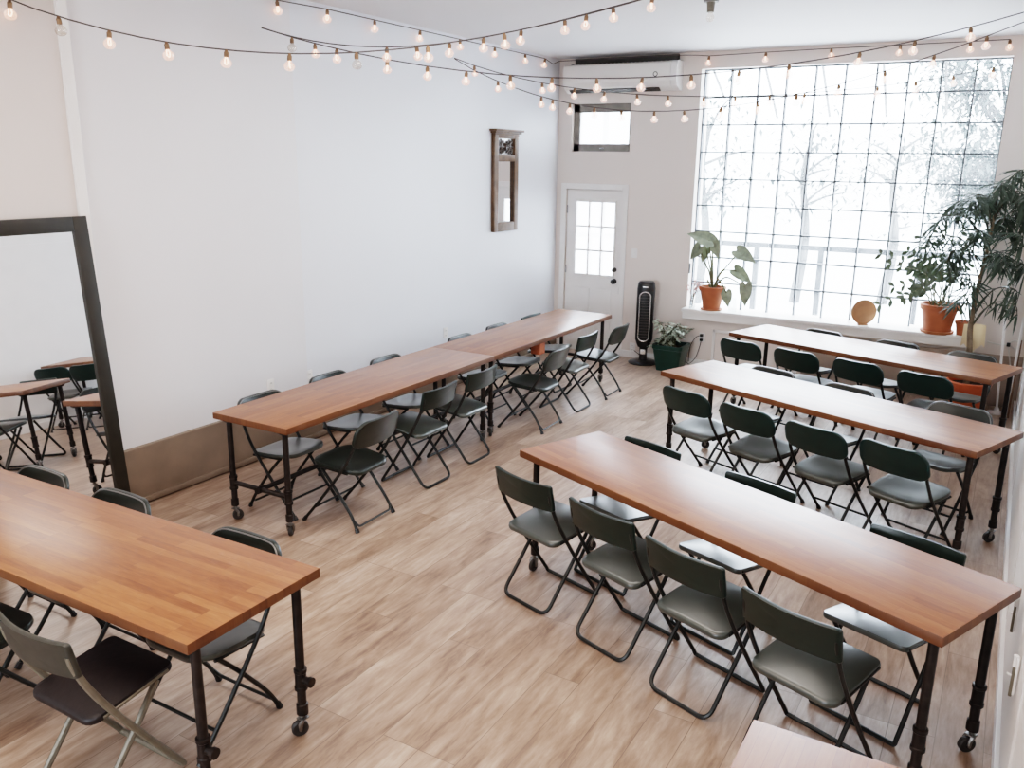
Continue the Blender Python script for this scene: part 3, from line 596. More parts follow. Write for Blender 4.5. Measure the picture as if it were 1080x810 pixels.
def place(proto, used, x, y, ang, label, group):
    """ang: direction faced, as the turn of local +Y from world +Y"""
    o = proto if not used[0] else copy_tree(proto)
    used[0] = True
    o.location = (x, y, 0); o.rotation_euler = (0, 0, ang); o['label'] = label; o['group'] = group
    return o
CH = 'chair'
pr_dark = make_round('x', CH, M['green'], M['frame'], False, 'x', M['seat_olive']); u1 = [False]
pr_rim = make_round('x', CH, M['olive'], M['frame'], True, 'x', M['seat_olive']); u2_ = [False]
pr_sq = make_square('x', CH, M['seat_vinyl'], M['frame'], 'x', M['vinyl']); u3 = [False]
pr_gr = make_square('x', CH, M['vinylb'], M['framegrey'], 'x', M['padgrey'], .0135); u4 = [False]
pr_plain = make_round('x', CH, M['olive'], M['frame'], False, 'x', M['olive']); u5 = [False]

g = 'square-backed chairs along the near side of the right front table'
for (x, y, da), w in zip([(-2.015, 3.867, .05), (-1.468, 3.672, 0), (-.976, 3.453, 0), (-.473, 3.207, 0)],
        ['leftmost square-backed black chair along the near side of the right front table',
         'square-backed black chair, second from left along the near side of the right front table',
         'square-backed black chair, third from left along the near side of the right front table',
         "square-backed black chair beside the cut-off tabletop, rightmost on the right front table's near side"]):
    place(pr_sq, u3, x, y, -.345+da, w, g)
g = 'square-backed chairs along the far side of the right front table'
for (x, y), w in zip([(-1.745, 4.358), (-1.041, 4.089), (-.257, 3.768)],
        ['leftmost of three square-backed black chairs on the far side of the right front table',
         'middle of three square-backed black chairs on the far side of the right front table',
         'rightmost of three square-backed black chairs on the far side of the right front table']):
    place(pr_sq, u3, x, y, -.345+PI, w, g)
g = 'dark green chairs along the near side of the middle right table'
for (x, y, da), w in zip([(-1.868, 6.085, -.02), (-1.362, 5.870, .0), (-.859, 5.675, -.02), (-.370, 5.536, -.05)],
        ['leftmost dark green round-backed chair on the near side of the middle right table',
         'dark green chair, second from left on the near side of the middle right table',
         'dark green chair, third from left on the near side of the middle right table',
         'rightmost dark green round-backed chair on the near side of the middle right table']):
    place(pr_dark, u1, x, y, -.37+da, w, g)
g = 'chairs along the far side of the middle right table'
for (x, y), w in zip([(-1.63, 6.69), (-1.0, 6.44), (-.24, 6.31)],
        ['leftmost of three charcoal round-backed chairs behind the middle right table',
         'middle of three charcoal round-backed chairs behind the middle right table',
         'charcoal chair with pale rim behind the right end of the middle right table']):
    place(pr_rim, u2_, x, y, -.37+PI, w, g)
g = 'dark green chairs along the near side of the farthest right table'
for (x, y), w in zip([(-2.05, 8.12), (-1.50, 7.97), (-.95, 7.82), (-.41, 7.64)],
        ['leftmost dark green chair on the near side of the table by the window',
         'dark green chair, second from left at the table by the glass block window',
         'dark green chair, third from left at the table by the glass block window',
         'rightmost dark green chair at the table by the window, before the orange planter']):
    place(pr_dark, u1, x, y, -.32, w, g)
g = 'chairs between the farthest right table and the window'
for (x, y), w in zip([(-1.60, 8.655), (-.89, 8.465), (-.25, 8.30)],
        ['leftmost of three round-backed chairs between the farthest right table and the window',
         'middle of three round-backed chairs between the farthest right table and the window',
         'rightmost of three round-backed chairs between the farthest right table and the window']):
    place(pr_rim, u2_, x, y, -.32+PI, w, g)
# left row, right-hand side: face -X
g = 'chairs along the open side of the left wall tables'
for kind, x, y, w in [('r', -3.63, 4.137, 'round-backed dark chair nearest the viewer on the open side of the left tables'),
                      ('s', -3.69, 4.955, 'square-backed chair second from the viewer on the open side of the left wall tables'),
                      ('s', -3.71, 5.57, 'square-backed chair third from the viewer on the open side of the left tables'),
                      ('r', -3.60, 6.63, 'round-backed dark chair fourth from the viewer on the open side of the left wall tables'),
                      ('s', -3.63, 7.36, 'square-backed chair next to last on the open side of the left wall tables'),
                      ('r', -3.587, 7.99, 'round-backed dark chair on the open side of the left tables, nearest the fan')]:
    if kind == 'r': place(pr_plain, u5, x, y, PI/2+.03, w, g)
    else: place(pr_sq, u3, x, y, PI/2, w, g)
g = 'chairs between the left wall and its tables'
for kind, x, y, w in [('r', -4.22, 4.09, 'rimmed round-backed chair nearest the viewer between left wall and tables'),
                      ('r', -4.23, 4.80, 'rimmed round-backed chair second from the viewer between left wall and tables'),
                      ('r', -4.23, 5.51, 'rimmed round-backed chair third from the viewer between left wall and tables'),
                      ('r', -4.21, 6.61, 'rimmed round-backed chair fourth from the viewer between left wall and tables'),
                      ('r', -4.21, 7.28, 'rimmed round-backed chair fifth from the viewer between left wall and tables'),
                      ('s', -4.20, 7.93, 'square-backed chair farthest from the viewer between left wall and tables')]:
    if kind == 'r': place(pr_rim, u2_, x, y, -PI/2, w, g)
    else: place(pr_sq, u3, x, y, -PI/2, w, g)
g = 'chairs along the mirror side of the left foreground table'
for x, y, w in [(-4.25, 2.18, 'black round-backed chair at the left edge, between foreground table and leaning mirror'),
                (-3.62, 2.19, 'black round-backed chair behind the foreground table, in front of the mirror frame corner'),
                (-2.745, 2.18, 'black round-backed chair behind the foreground table, nearest its right end')]:
    place(pr_rim, u2_, x, y, PI, w, g)
place(pr_gr, u4, -2.795, 1.655, .0, 'black padded chair with grey metal frame in the left foreground', 'chairs along the near side of the left foreground table')
place(pr_plain, u5, -3.58, 1.59, .06, 'round-seated black chair at the left edge, left of the grey-framed chair', 'chairs along the near side of the left foreground table')

# ------------------------------------------------------------------ leaning floor mirror
MW, MH, MT = .95, 2.02, .035
mr = thing('floor_mirror', 'large floor mirror in a flat dark espresso frame leaning on the left wall', 'mirror', (-4.860, 3.30, 0), -.0134)
# local: x into the room, y along the wall (0 = right-hand edge), z up, then leaned back onto the wall
lean = math.atan2(.165, 2.0)
RM = Matrix.Rotation(-lean, 4, 'Y')
def leaned(bm, k=True):
    bmesh.ops.transform(bm, matrix=RM, verts=bm.verts); return bm
b = bmesh.new(); fwid = .092
box(b, -.014, MT-.014, -fwid, 0, 0, MH, .004); box(b, -.014, MT-.014, -MW, -MW+fwid, 0, MH, .004)
box(b, -.014, MT-.014, -MW+fwid, -fwid, MH-fwid, MH, .004); box(b, -.014, MT-.014, -MW+fwid, -fwid, 0, fwid, .004)
obj('frame', leaned(b), M['mframe'], mr)
b = bmesh.new(); box(b, -.002, .004, -MW+fwid-.005, -fwid+.005, fwid-.005, MH-fwid+.005); obj('mirror_glass', leaned(b), M['mirror'], mr, smooth=False)

# ------------------------------------------------------------------ wall mirror with fretwork crest
wm = thing('wall_mirror', 'narrow gilt wood mirror with fretwork top hanging on the left wall', 'mirror', (-5.095, 8.49, 0), 0)
y0, y1, z0, z1 = -.262, .262, 1.60, 2.68
b = bmesh.new()
box(b, 0, .045, y0, y0+.085, z0, z1, .006); box(b, 0, .045, y1-.085, y1, z0, z1, .006)
box(b, 0, .045, y0+.085, y1-.085, z0, z0+.10, .006); box(b, 0, .045, y0+.085, y1-.085, 2.37, 2.44, .006); box(b, 0, .045, y0+.085, y1-.085, z1-.06, z1, .004)
obj('frame', b, M['gilt'], wm)
b = bmesh.new()
for i, (ex, z) in enumerate(((.0, z1-.03), (.022, z1-.008), (.045, z1+.014))): box(b, 0, .05+ex, y0-ex, y1+ex, z, z+.022, .004)
obj('cornice', b, M['gilt'], wm)
b = bmesh.new(); box(b, .004, .014, y0+.08, y1-.08, 2.43, z1-.05); obj('crest_panel', b, M['silver'], wm)
b = bmesh.new()
for cx in (-.09, .09):
    for k in range(4):
        a = PI/4+k*PI/2; ex, ez = math.cos(a), math.sin(a)
        tube(b, catmull([(.022, cx, 2.53), (.022, cx+ex*.035-ez*.018, 2.53+ez*.04+ex*.012), (.022, cx+ex*.075, 2.53+ez*.075), (.022, cx+ex*.05+ez*.02, 2.53+ez*.088)], 4), .009, 6)
    tube(b, [(.022, cx, 2.45), (.022, cx, 2.615)], .007, 6); tube(b, [(.022, cx-.08, 2.53), (.022, cx+.08, 2.53)], .007, 6)
lathe(b, [(0, -.05), (.022, -.03), (.014, 0), (.022, .03), (0, .05)], 10, (.022, 0, 2.53))
obj('fretwork', b, M['giltd'], wm)
b = bmesh.new(); box(b, .006, .012, y0+.08, y1-.08, z0+.09, 2.38); obj('mirror_glass', b, M['mirror'], wm, smooth=False)
bmesh_edge = bmesh.new()
for ya, yb_, za, zb in ((y0+.078, y0+.09, z0+.09, 2.38), (y1-.09, y1-.078, z0+.09, 2.38)): box(bmesh_edge, .02, .032, ya, yb_, za, zb)
obj('inner_bead', bmesh_edge, M['giltd'], wm)

# ------------------------------------------------------------------ air conditioner
ac = thing('air_conditioner', 'white wall-mounted air conditioner under the ceiling above the transom window', 'air conditioner', (-4.225, YB, 3.18), 0)
hw = .71; prof = [(0, .0), (-.10, .0), (-.185, .045), (-.215, .10), (-.22, .22), (-.20, .295), (-.16, .315), (0, .315)]
def acbody(b, x0, x1, k=1.0):
    A = [b.verts.new((x0, y*k, z)) for y, z in prof]; B_ = [b.verts.new((x1, y*k, z)) for y, z in prof]
    for i in range(len(prof)): b.faces.new((A[i], A[(i+1) % len(prof)], B_[(i+1) % len(prof)], B_[i]))
    b.faces.new(A); b.faces.new(list(reversed(B_)))
b = bmesh.new(); acbody(b, -hw, hw-.075); obj('shell', b, M['ac'], ac, angle=25)
b = bmesh.new(); acbody(b, hw-.07, hw, 1.02); obj('end_panel', b, M['white_plastic'], ac, angle=25)
b = bmesh.new(); box(b, -hw+.06, hw-.22, -.165, -.10, .010, .028); bmesh.ops.rotate(b, verts=b.verts, cent=(0, -.14, .015), matrix=Matrix.Rotation(math.radians(-27), 3, 'X')); obj('outlet_slot', b, M['dslot'], ac, smooth=False)
b = bmesh.new()
for i in range(24): x = -hw+.08+i*.052; box(b, x, x+.034, -.17, -.03, .312, .319)
obj('intake_grille', b, M['dslot'], ac, smooth=False)
b = bmesh.new(); pts = [(hw-.25+.024*math.cos(2*PI*k/20), -.2225, .17+.024*math.sin(2*PI*k/20)) for k in range(21)]; tube(b, pts, .0045, 6, cap=False); obj('badge', b, M['dslot'], ac)
obj('shadow_band', bx(-.64, .66, -.045, 0, .318, .392, .003), M['dslot'], ac)  # dark strip standing in for the shadow above the unit

# ------------------------------------------------------------------ tower fan
fn = thing('tower_fan', 'black tower fan with silver oval trim on a round base beside the door', 'fan', (-3.74, 9.60, 0), .28)
b = bmesh.new(); lathe(b, [(0, 0), (.175, 0), (.18, .012), (.16, .028), (.06, .040), (.045, .055), (0, .055)], 32); obj('base', b, M['dark'], fn)
b = bmesh.new(); lathe(b, [(.05, .05), (.045, .10), (.05, .19), (.055, .22)], 20); obj('neck', b, M['dark'], fn)
def slab(bm, secs, n=24):
    rings = [[bm.verts.new((hx*math.copysign(abs(math.cos(a))**.7, math.cos(a)), hy*math.copysign(abs(math.sin(a))**.7, math.sin(a)), z)) for a in [2*PI*k/n for k in range(n)]] for z, hx, hy in secs]
    for p, q in zip(rings, rings[1:]):
        for k in range(n): bm.faces.new((p[k], p[(k+1) % n], q[(k+1) % n], q[k]))
    bm.faces.new(list(reversed(rings[0]))); bm.faces.new(rings[-1]); return bm
obj('body', slab(bmesh.new(), [(.205, .07, .06), (.24, .085, .075), (.30, .105, .085), (.92, .108, .088), (.985, .10, .082), (1.005, .085, .07)]), M['dark'], fn, angle=50)
oval = [(.064*math.cos(a), -.0895, (.58+.26*math.copysign(1, math.sin(a)) if abs(math.sin(a)) > 1e-6 else .58) + .062*math.sin(a)) for a in [2*PI*k/40 for k in range(41)]]
oval = [(.064*math.cos(a), -.091, .585 + (.24 if math.sin(a) >= 0 else -.24) + .06*math.sin(a)) for a in [2*PI*(k+.5)/40 for k in range(40)]]
b = bmesh.new(); tube(b, oval+oval[:1], .008, 8, cap=False); obj('oval_trim', b, M['silver'], fn)
b = bmesh.new()
for i in range(16): z = .33+i*.034; box(b, -.055, .055, -.092, -.084, z, z+.008)
obj('grille', b, M['rubber'], fn, smooth=False)
b = bmesh.new(); box(b, -.035, .035, -.093, -.086, .935, .95, .002); obj('control_strip', b, M['silver'], fn)
b = bmesh.new(); box(b, -.03, .03, -.0615, -.048, .12, .18, .002); obj('care_sticker', b, M['silver'], fn)
tag(obj('fan_cord', tb(catmull([(-3.60, 9.735, .006), (-3.58, 9.75, .005), (-3.66, 9.77, .008), (-3.75, 9.772, .02), (-3.84, 9.772, .05), (-3.93, 9.775, .10)], 6), .005, 6), M['cable']),
    'thin dark cord trailing from the tower fan to the wall outlet', 'cord')

# ------------------------------------------------------------------ floor planter with variegated plant
pl = thing('variegated_plant', 'bushy variegated plant in a dark green pot on the floor beside the fan', 'plant', (-3.34, 9.47, 0), 0)
def sqpot(bm, r0, r1, h, wall=.02):
    o0 = rrect(2*r0, 2*r0, (.04,)*4, 5); o1 = rrect(2*r1, 2*r1, (.045,)*4, 5); o2 = rrect(2*(r1-wall), 2*(r1-wall), (.04,)*4, 5)
    L_ = [[bm.verts.new((x, y, z)) for x, y in o] for o, z in ((o0, 0), (o1, h-.05), ([(x*1.05, y*1.05) for x, y in o1], h-.045), ([(x*1.05, y*1.05) for x, y in o1], h), (o2, h), (o2, h-.06))]
    for p, q in zip(L_, L_[1:]):
        for k in range(len(p)): bm.faces.new((p[k], p[(k+1) % len(p)], q[(k+1) % len(p)], q[k]))
    bm.faces.new(list(reversed(L_[0]))); return bm
obj('pot', sqpot(bmesh.new(), .135, .175, .31), M['greenpot'], pl)
b = bmesh.new(); box(b, -.155, .155, -.155, .155, .24, .265); obj('soil', b, M['soil'], pl, smooth=False)
rnd = random.Random(21); st = bmesh.new(); lv = bmesh.new()
for i in range(26):
    a = rnd.uniform(0, 2*PI); L_ = rnd.uniform(.10, .27); hgt = rnd.uniform(.10, .30)
    if i < 5: a = PI+rnd.uniform(-.5, .5); L_ = rnd.uniform(.17, .22); hgt = rnd.uniform(-.06, .06)
    s0 = Vector((rnd.uniform(-.06, .06), rnd.uniform(-.06, .06), .25)); e_ = Vector((math.cos(a)*L_, math.sin(a)*L_, .27+hgt)); mid = (s0+e_)/2+Vector((0, 0, .10))
    pts = catmull([s0, mid, e_], 5); tube(st, pts, .004, 5)
    for j in range(9):
        p = pts[2+j % (len(pts)-2)]; aa = rnd.uniform(0, 2*PI)
        leaf(lv, p, (math.cos(aa), math.sin(aa), rnd.uniform(-.3, .6)), (0, 0, 1), rnd.uniform(.06, .11), rnd.uniform(.04, .062), droop=.35)
obj('stems', st, M['stem'], pl); obj('foliage', lv, M['leafv'], pl)

# ------------------------------------------------------------------ things on the sill
SZ = WZ0
def pot(bm, r0, r1, h, rimh=.05, seg=32):
    return lathe(bm, [(0, 0), (r0, 0), (r0+(r1-r0)*.82, h-rimh), (r1*1.04, h-rimh+.002), (r1*1.08, h-.008), (r1*1.05, h), (r1*.96, h), (r1*.9, h-.05)], seg)
al = thing('alocasia_plant', 'large-leaved plant in a terracotta pot at the left end of the sill', 'plant', (-2.985, 9.775, SZ), 0)
b = bmesh.new(); lathe(b, [(0, 0), (.115, 0), (.13, .022), (.12, .024), (.11, .012), (0, .012)], 28); obj('saucer', b, M['saucer'], al)
b = bmesh.new(); pot(b, .098, .148, .27, .055); bmesh.ops.translate(b, verts=b.verts, vec=(0, 0, .012)); obj('pot', b, M['terra'], al)
b = bmesh.new(); lathe(b, [(0, .235), (.138, .235)], 24); obj('soil', b, M['soil'], al)
def heart(bm, base, tip, width, nrm):
    """arrow/heart leaf from stalk joint to tip"""
    base = Vector(base); d = Vector(tip)-base; L_ = d.length; d.normalize(); nrm = Vector(nrm); s = d.cross(nrm).normalized(); nn = s.cross(d).normalized()
    prof = [(-.28, .16, .30), (-.14, .0, .46), (.05, .0, .50), (.3, 0, .46), (.55, 0, .34), (.8, 0, .16), (1.0, 0, .01)]
    rows = []
    for t, inn, w in prof:
        c = base + d*L_*t + nn*(-.10*L_*t*t); 
        rows.append([bm.verts.new(c - s*w*width + nn*.05*width*(1 if t < .9 else 0)), bm.verts.new(c - s*inn*width), bm.verts.new(c + s*inn*width + nn*.0005), bm.verts.new(c + s*w*width + nn*.05*width*(1 if t < .9 else 0))])
    for p, q in zip(rows, rows[1:]):
        bm.faces.new((p[0], p[1], q[1], q[0])); bm.faces.new((p[2], p[3], q[3], q[2]))
        try: bm.faces.new((p[1], p[2], q[2], q[1])) if p is not rows[0] else None
        except Exception: pass
LV = [((-3.06, -.03, 1.52), (-3.30, -.10, 1.60), .20), ((-3.04, .03, 1.50), (-2.94, .02, 1.31), .15), ((-3.18, .0, 1.42), (-3.30, .03, 1.28), .17), ((-3.11, .05, 1.40), (-3.17, .08, 1.24), .12),
      ((-2.70, -.04, 1.41), (-2.49, -.08, 1.31), .18), ((-2.73, .03, 1.18), (-2.53, .0, 1.06), .16), ((-2.58, -.08, 1.02), (-2.56, -.12, .80), .15), ((-2.80, -.06, .93), (-2.76, -.09, .77), .13)]
st = bmesh.new(); 
for i, (bs, tp_, w) in enumerate(LV):
    o = Vector((-2.985, 9.775, SZ)); bs = Vector((bs[0], 9.775+bs[1], bs[2])); tp_ = Vector((tp_[0], 9.775+tp_[1], tp_[2]))
    B_ = bs-o; root = Vector((.0, 0, .24)); mid = root.lerp(B_, .5) + Vector((0, 0, .12 if B_.z < .5 else .04)); pts = catmull([root, root.lerp(mid, .55)+Vector((0, 0, .05)), mid, B_], 5)
    tube(st, pts, [.013-.005*k/len(pts) for k in range(len(pts))], 6)
    lb = bmesh.new(); heart(lb, B_, tp_-o, w, (.1, -.75, .65)); obj('leaf', lb, M['leafa'], al)
tube(st, catmull([(-.01, -.02, .23), (-.03, -.03, .30), (-.06, -.03, .36)], 4), [.018]*4+[.012]*5, 7)
obj('stems', st, M['stem'], al)

vs_ = thing('glass_vase', 'small clear glass vase of dried pink sprigs in the left corner of the sill', 'vase', (-3.195, 9.70, SZ), 0)
b = bmesh.new(); lathe(b, [(0, 0), (.035, 0), (.038, .02), (.038, .10), (.022, .14), (.026, .17), (.023, .17), (.019, .14), (.034, .10), (.034, .012), (0, .012)], 20); obj('vessel', b, M['clear'], vs_)
rnd = random.Random(4); st = bmesh.new(); bl = bmesh.new()
for i in range(14):
    a = rnd.uniform(0, 2*PI); r_ = rnd.uniform(.03, .11); e_ = Vector((math.cos(a)*r_, math.sin(a)*r_*.6, rnd.uniform(.24, .36)))
    tube(st, catmull([(0, 0, .02), (e_.x*.3, e_.y*.3, .16), e_], 4), .0022, 5)
    for j in range(4):
        p = e_+Vector((rnd.gauss(0, .012), rnd.gauss(0, .012), rnd.gauss(-.02, .02)))
        bmesh.ops.create_icosphere(bl, subdivisions=1, radius=rnd.uniform(.006, .010), matrix=Matrix.Translation(p))
obj('stems', st, M['bark'], vs_); obj('blossom', bl, M['pink'], vs_)
jr = thing('glass_jar', 'small clear glass jar on the sill right of the large-leaved plant', 'jar', (-2.74, 9.80, SZ), 0)
b = bmesh.new(); lathe(b, [(0, 0), (.045, 0), (.05, .01), (.05, .12), (.04, .14), (.042, .165), (.038, .165), (.036, .14), (.046, .118), (.046, .012), (0, .012)], 22); obj('vessel', b, M['clear'], jr)

dc = thing('wooden_disc', 'round pale wooden disc on a little foot standing on the sill', 'wooden disc', (-1.30, 9.75, SZ), .5)
b = bmesh.new(); lathe(b, [(0, -.014), (.125, -.014), (.135, -.008), (.135, .008), (.125, .014), (0, .014)], 40); bmesh.ops.rotate(b, verts=b.verts, cent=(0, 0, 0), matrix=Matrix.Rotation(PI/2, 3, 'X')); bmesh.ops.translate(b, verts=b.verts, vec=(0, 0, .147)); obj('disc', b, M['disc'], dc)
b = bmesh.new(); box(b, -.05, .05, -.03, .03, 0, .02, .005); obj('foot', b, M['disc'], dc)

zz = thing('zz_plant', 'bushy plant with arching paired leaflets in a big terracotta pot on the sill', 'plant', (-.575, 9.76, SZ), 0)
b = bmesh.new(); lathe(b, [(0, 0), (.15, 0), (.165, .03), (.152, .032), (.14, .012), (0, .012)], 32); obj('saucer', b, M['saucer'], zz)
b = bmesh.new(); pot(b, .128, .178, .29, .06, 36); bmesh.ops.translate(b, verts=b.verts, vec=(0, 0, .012)); obj('pot', b, M['terra'], zz)
b = bmesh.new(); lathe(b, [(0, .25), (.165, .25)], 24); obj('soil', b, M['soil'], zz)
rnd = random.Random(12); lv = bmesh.new()
fr = [(-.62, .47, .0), (-.50, .38, -.12), (-.36, .52, -.05), (-.26, .66, .06), (-.10, .72, -.1), (.06, .62, .05), (.16, .70, -.06), (-.44, .16, -.14), (-.56, -.04, -.13), (-.30, .32, .08), (.0, .50, -.16), (-.18, .45, -.16), (.20, .42, .07), (-.33, .05, -.16)]
for k, (ex, ez, ey) in enumerate(fr):
    s0 = Vector((rnd.uniform(-.08, .08), rnd.uniform(-.08, .06), .26)); e_ = Vector((ex, ey, .30+ez)); mid = s0.lerp(e_, .5)+Vector((0, 0, .16 if ez < .55 else .04))
    pts = catmull([s0, s0.lerp(mid, .6)+Vector((0, 0, .04)), mid, e_], 6); tb_ = tb(pts, [.007-.0045*i/len(pts) for i in range(len(pts))], 6); obj('stem', tb_, M['stem'], zz)
    for i in range(6, len(pts), 2):
        d_ = (pts[min(i+1, len(pts)-1)]-pts[i-1]).normalized()
        for s in (-1, 1):
            side = d_.cross(Vector((0, -1, .3))).normalized()*s
            leaf(lv, pts[i], d_*.55+side*.8+Vector((0, rnd.uniform(-.15, .15), rnd.uniform(-.1, .2))), (0, -1, .15), rnd.uniform(.065, .09), rnd.uniform(.034, .043), droop=.1, fold=.15)
obj('foliage', lv, M['leafz'], zz)
sp = thing('small_flowerpot', 'small empty terracotta flowerpot at the right end of the sill', 'flowerpot', (-.335, 9.74, SZ), 0)
b = bmesh.new(); pot(b, .055, .08, .15, .03, 24); obj('pot', b, M['terra'], sp)

# ------------------------------------------------------------------ tall tree in orange planter
tr = thing('potted_tree', 'tall indoor tree with drooping dark leaves in an orange planter, far right corner', 'plant', (-.20, 9.36, 0), 0)
b = bmesh.new(); pot(b, .14, .19, .33, .06, 36); obj('planter', b, M['orange'], tr)
b = bmesh.new(); lathe(b, [(0, .29), (.175, .29)], 24); obj('soil', b, M['soil'], tr)
trunk_pts = catmull([(-.02, 0, .28), (-.035, .0, .6), (-.06, .02, .85), (-.05, .03, 1.2), (-.02, .0, 1.55), (.0, .02, 1.95)], 6)
obj('trunk', tb(trunk_pts, [.033-.02*i/len(trunk_pts) for i in range(len(trunk_pts))], 10), M['bark'], tr)
rnd = random.Random(31); lv = bmesh.new(); brs = bmesh.new()
ends = [(-.42, -.10, 1.92), (-.50, -.06, 1.72), (-.34, .08, 2.05), (-.18, -.18, 2.12), (.02, -.12, 2.24), (.16, .05, 2.36), (.22, -.15, 2.15), (.26, .1, 1.98), (.24, -.22, 1.78),
        (-.30, -.20, 1.60), (-.12, -.25, 1.80), (.12, -.25, 1.60), (.28, -.05, 1.52), (.26, -.16, 1.28), (.28, .08, 1.10), (-.24, .10, 1.38), (-.10, -.20, 1.30), (.10, .16, 1.9), (-.05, .2, 2.1), (-.2, -.05, 1.15)]
for e_ in ends:
    e_ = Vector(e_); z0_ = max(.85, min(1.9, e_.z-.3)); k = min(range(len(trunk_pts)), key=lambda i: abs(trunk_pts[i].z-z0_)); s0 = trunk_pts[k]
    pts = catmull([s0, s0.lerp(e_, .45)+Vector((0, 0, .14)), e_, e_+Vector(((e_.x-s0.x)*.12, (e_.y-s0.y)*.12, -.10))], 6)
    pts = [Vector((min(p.x, .36), min(p.y, .33), p.z)) for p in pts]
    tube(brs, pts, [.008-.005*i/len(pts) for i in range(len(pts))], 6)
    for i in range(5, len(pts)):
        for j in range(4 if e_.z > 1.45 else 2):
            a = rnd.uniform(0, 2*PI); dd = Vector((math.cos(a)*.7, math.sin(a)*.55, rnd.uniform(-1.0, .25)))
            if pts[i].x > .2 and dd.x > 0: dd.x *= -.3
            if pts[i].y > .1 and dd.y > 0: dd.y *= -1
            leaf(lv, pts[i], dd, (0, -.5, .7), rnd.uniform(.13, .23), rnd.uniform(.014, .022), droop=.30, fold=.3)
for v in lv.verts:
    if v.co.x > .395: v.co.x = .395 - (v.co.x-.395)*.2
obj('branches', brs, M['twig'], tr); obj('foliage', lv, M['leaft'], tr)
pw = bmesh.new(); pts = [(-.10, -.06, .62), (.055, -.07, .60), (.07, -.06, .93), (-.085, -.055, .90)]
b = bmesh.new()
rows = []
for i in range(9):
    t = i/8; x = -.125+.21*t
    rows.append((b.verts.new((x, .085-.02*math.sin(t*5), .60+.06*(i % 2)*(.5)+ (0 if 2 < i < 6 else .05))), b.verts.new((x*.92-.005, .085-.02*math.sin(t*5+1), .885-.02*abs(t-.5)))))
for p, q in zip(rows, rows[1:]): b.faces.new((p[0], q[0], q[1], p[1]))
bmesh.ops.solidify(b, geom=b.faces[:], thickness=.003)
tag(obj('paper_wrap', b, M['paper'], None, loc=(-.20, 9.36, 0)), 'cream paper sheet standing behind the trunk of the tall tree', 'paper')

# ------------------------------------------------------------------ right corner: leaning pole, board, cable
ps = thing('pole_stand', 'thin white pole on a small round foot in the far right corner', 'pole', (.075, 9.50, 0), 0)
b = bmesh.new(); lathe(b, [(0, 0), (.085, 0), (.085, .012), (.03, .025), (.02, .06), (0, .06)], 22); obj('foot', b, M['white_plastic'], ps)
obj('pole', tb([(0, 0, .03), (-.11, .2, 1.95)], .012, 10), M['white_plastic'], ps)
lb = thing('leaning_batten', 'white and brown wooden batten leaning in the far right corner', 'batten', (.155, 9.36, 0), 0)
b = bmesh.new(); tube(b, [(.0, 0, .01), (.028, .36, .95)], .014, 6); obj('white_batten', b, M['white_plastic'], lb)
b = bmesh.new(); tube(b, [(.022, -.03, .01), (.036, .34, .72)], .012, 6); obj('brown_batten', b, M['brown'], lb)
cb = thing('coiled_cable', 'white cable with dark plug hanging on the lower back wall at right', 'cable', (.06, YB-.03, 0), 0)
b = bmesh.new()
tube(b, catmull([(-.16, 0, .66), (-.05, -.005, .645), (.03, -.012, .65), (.09, -.012, .62), (.12, -.01, .67), (.08, 0, .70), (.03, -.005, .655), (.05, -.01, .55), (.075, 0, .42), (.07, 0, .28)], 6), .007, 6)
obj('cord', b, M['wire'], cb)
b = bmesh.new(); box(b, .012, .045, -.03, 0, .635, .675, .006); obj('plug', b, M['dark'], cb)

# ------------------------------------------------------------------ outlets, switch, bolts
def plate(label, name, x, y, z, face, cat, w=.075, h=.115, parts=2):
    t = thing(name, label, cat, (x, y, z), {'+x': 0, '-y': -PI/2}[face])
    obj('cover_plate', bx(0, .007, -w/2, w/2, -h/2, h/2, .003), M['white_plastic'], t)
    if parts == 2:
        for s in (-1, 1):
            b = bmesh.new(); box(b, .006, .010, -.017, .017, s*.026-.016, s*.026+.016, .003)
            so = obj('socket', b, M['trimw'], t)
            b = bmesh.new()
            for q in (-.006, .006): box(b, .0098, .0105, q-.0013, q+.0013, s*.026-.006, s*.026+.006)
            obj('slots', b, M['dslot'], so, smooth=False)
    else:
        b = bmesh.new(); box(b, .006, .018, -.005, .005, -.006, .016, .002); obj('toggle', b, M['trimw'], t)
    return t
plate('white wall outlet on the left wall behind the second rimmed chair', 'wall_outlet', -5.095, 5.262, .555, '+x', 'outlet')
plate('white wall outlet on the left wall behind the nearest rimmed chair', 'wall_outlet', -5.08, 4.80, .575, '+x', 'outlet')
plate('white wall outlet on the left wall behind the fourth rimmed chair', 'wall_outlet', -5.095, 7.32, .60, '+x', 'outlet')
plate('white light switch on the back wall right of the door', 'light_switch', -4.0, YB, 1.305, '-y', 'switch', parts=1)
plate('small white outlet low on the back wall beside the tower fan', 'wall_outlet', -3.965, YB, .13, '-y', 'outlet')
plate('outlet with black plugs low on the back wall right of the green pot', 'wall_outlet', -3.08, YB, .36, '-y', 'outlet')
pc = thing('plug_cord', 'black plug and looping cord on the back wall right of the green pot', 'cord', (-3.08, YB, .36), 0)
b = bmesh.new(); box(b, -.018, .018, -.045, -.011, .010, .045, .005); box(b, -.018, .018, -.04, -.011, -.042, -.012, .005); obj('plug', b, M['dark'], pc)
b = bmesh.new(); tube(b, catmull([(0, -.03, -.03), (-.01, -.05, -.12), (-.05, -.06, -.25), (-.12, -.06, -.33), (-.16, -.08, -.30)], 6), .004, 6); tube(b, catmull([(0, -.035, .03), (-.06, -.06, .0), (-.12, -.06, -.12), (-.13, -.06, -.30)], 6), .004, 6); obj('cord', b, M['cable'], pc)
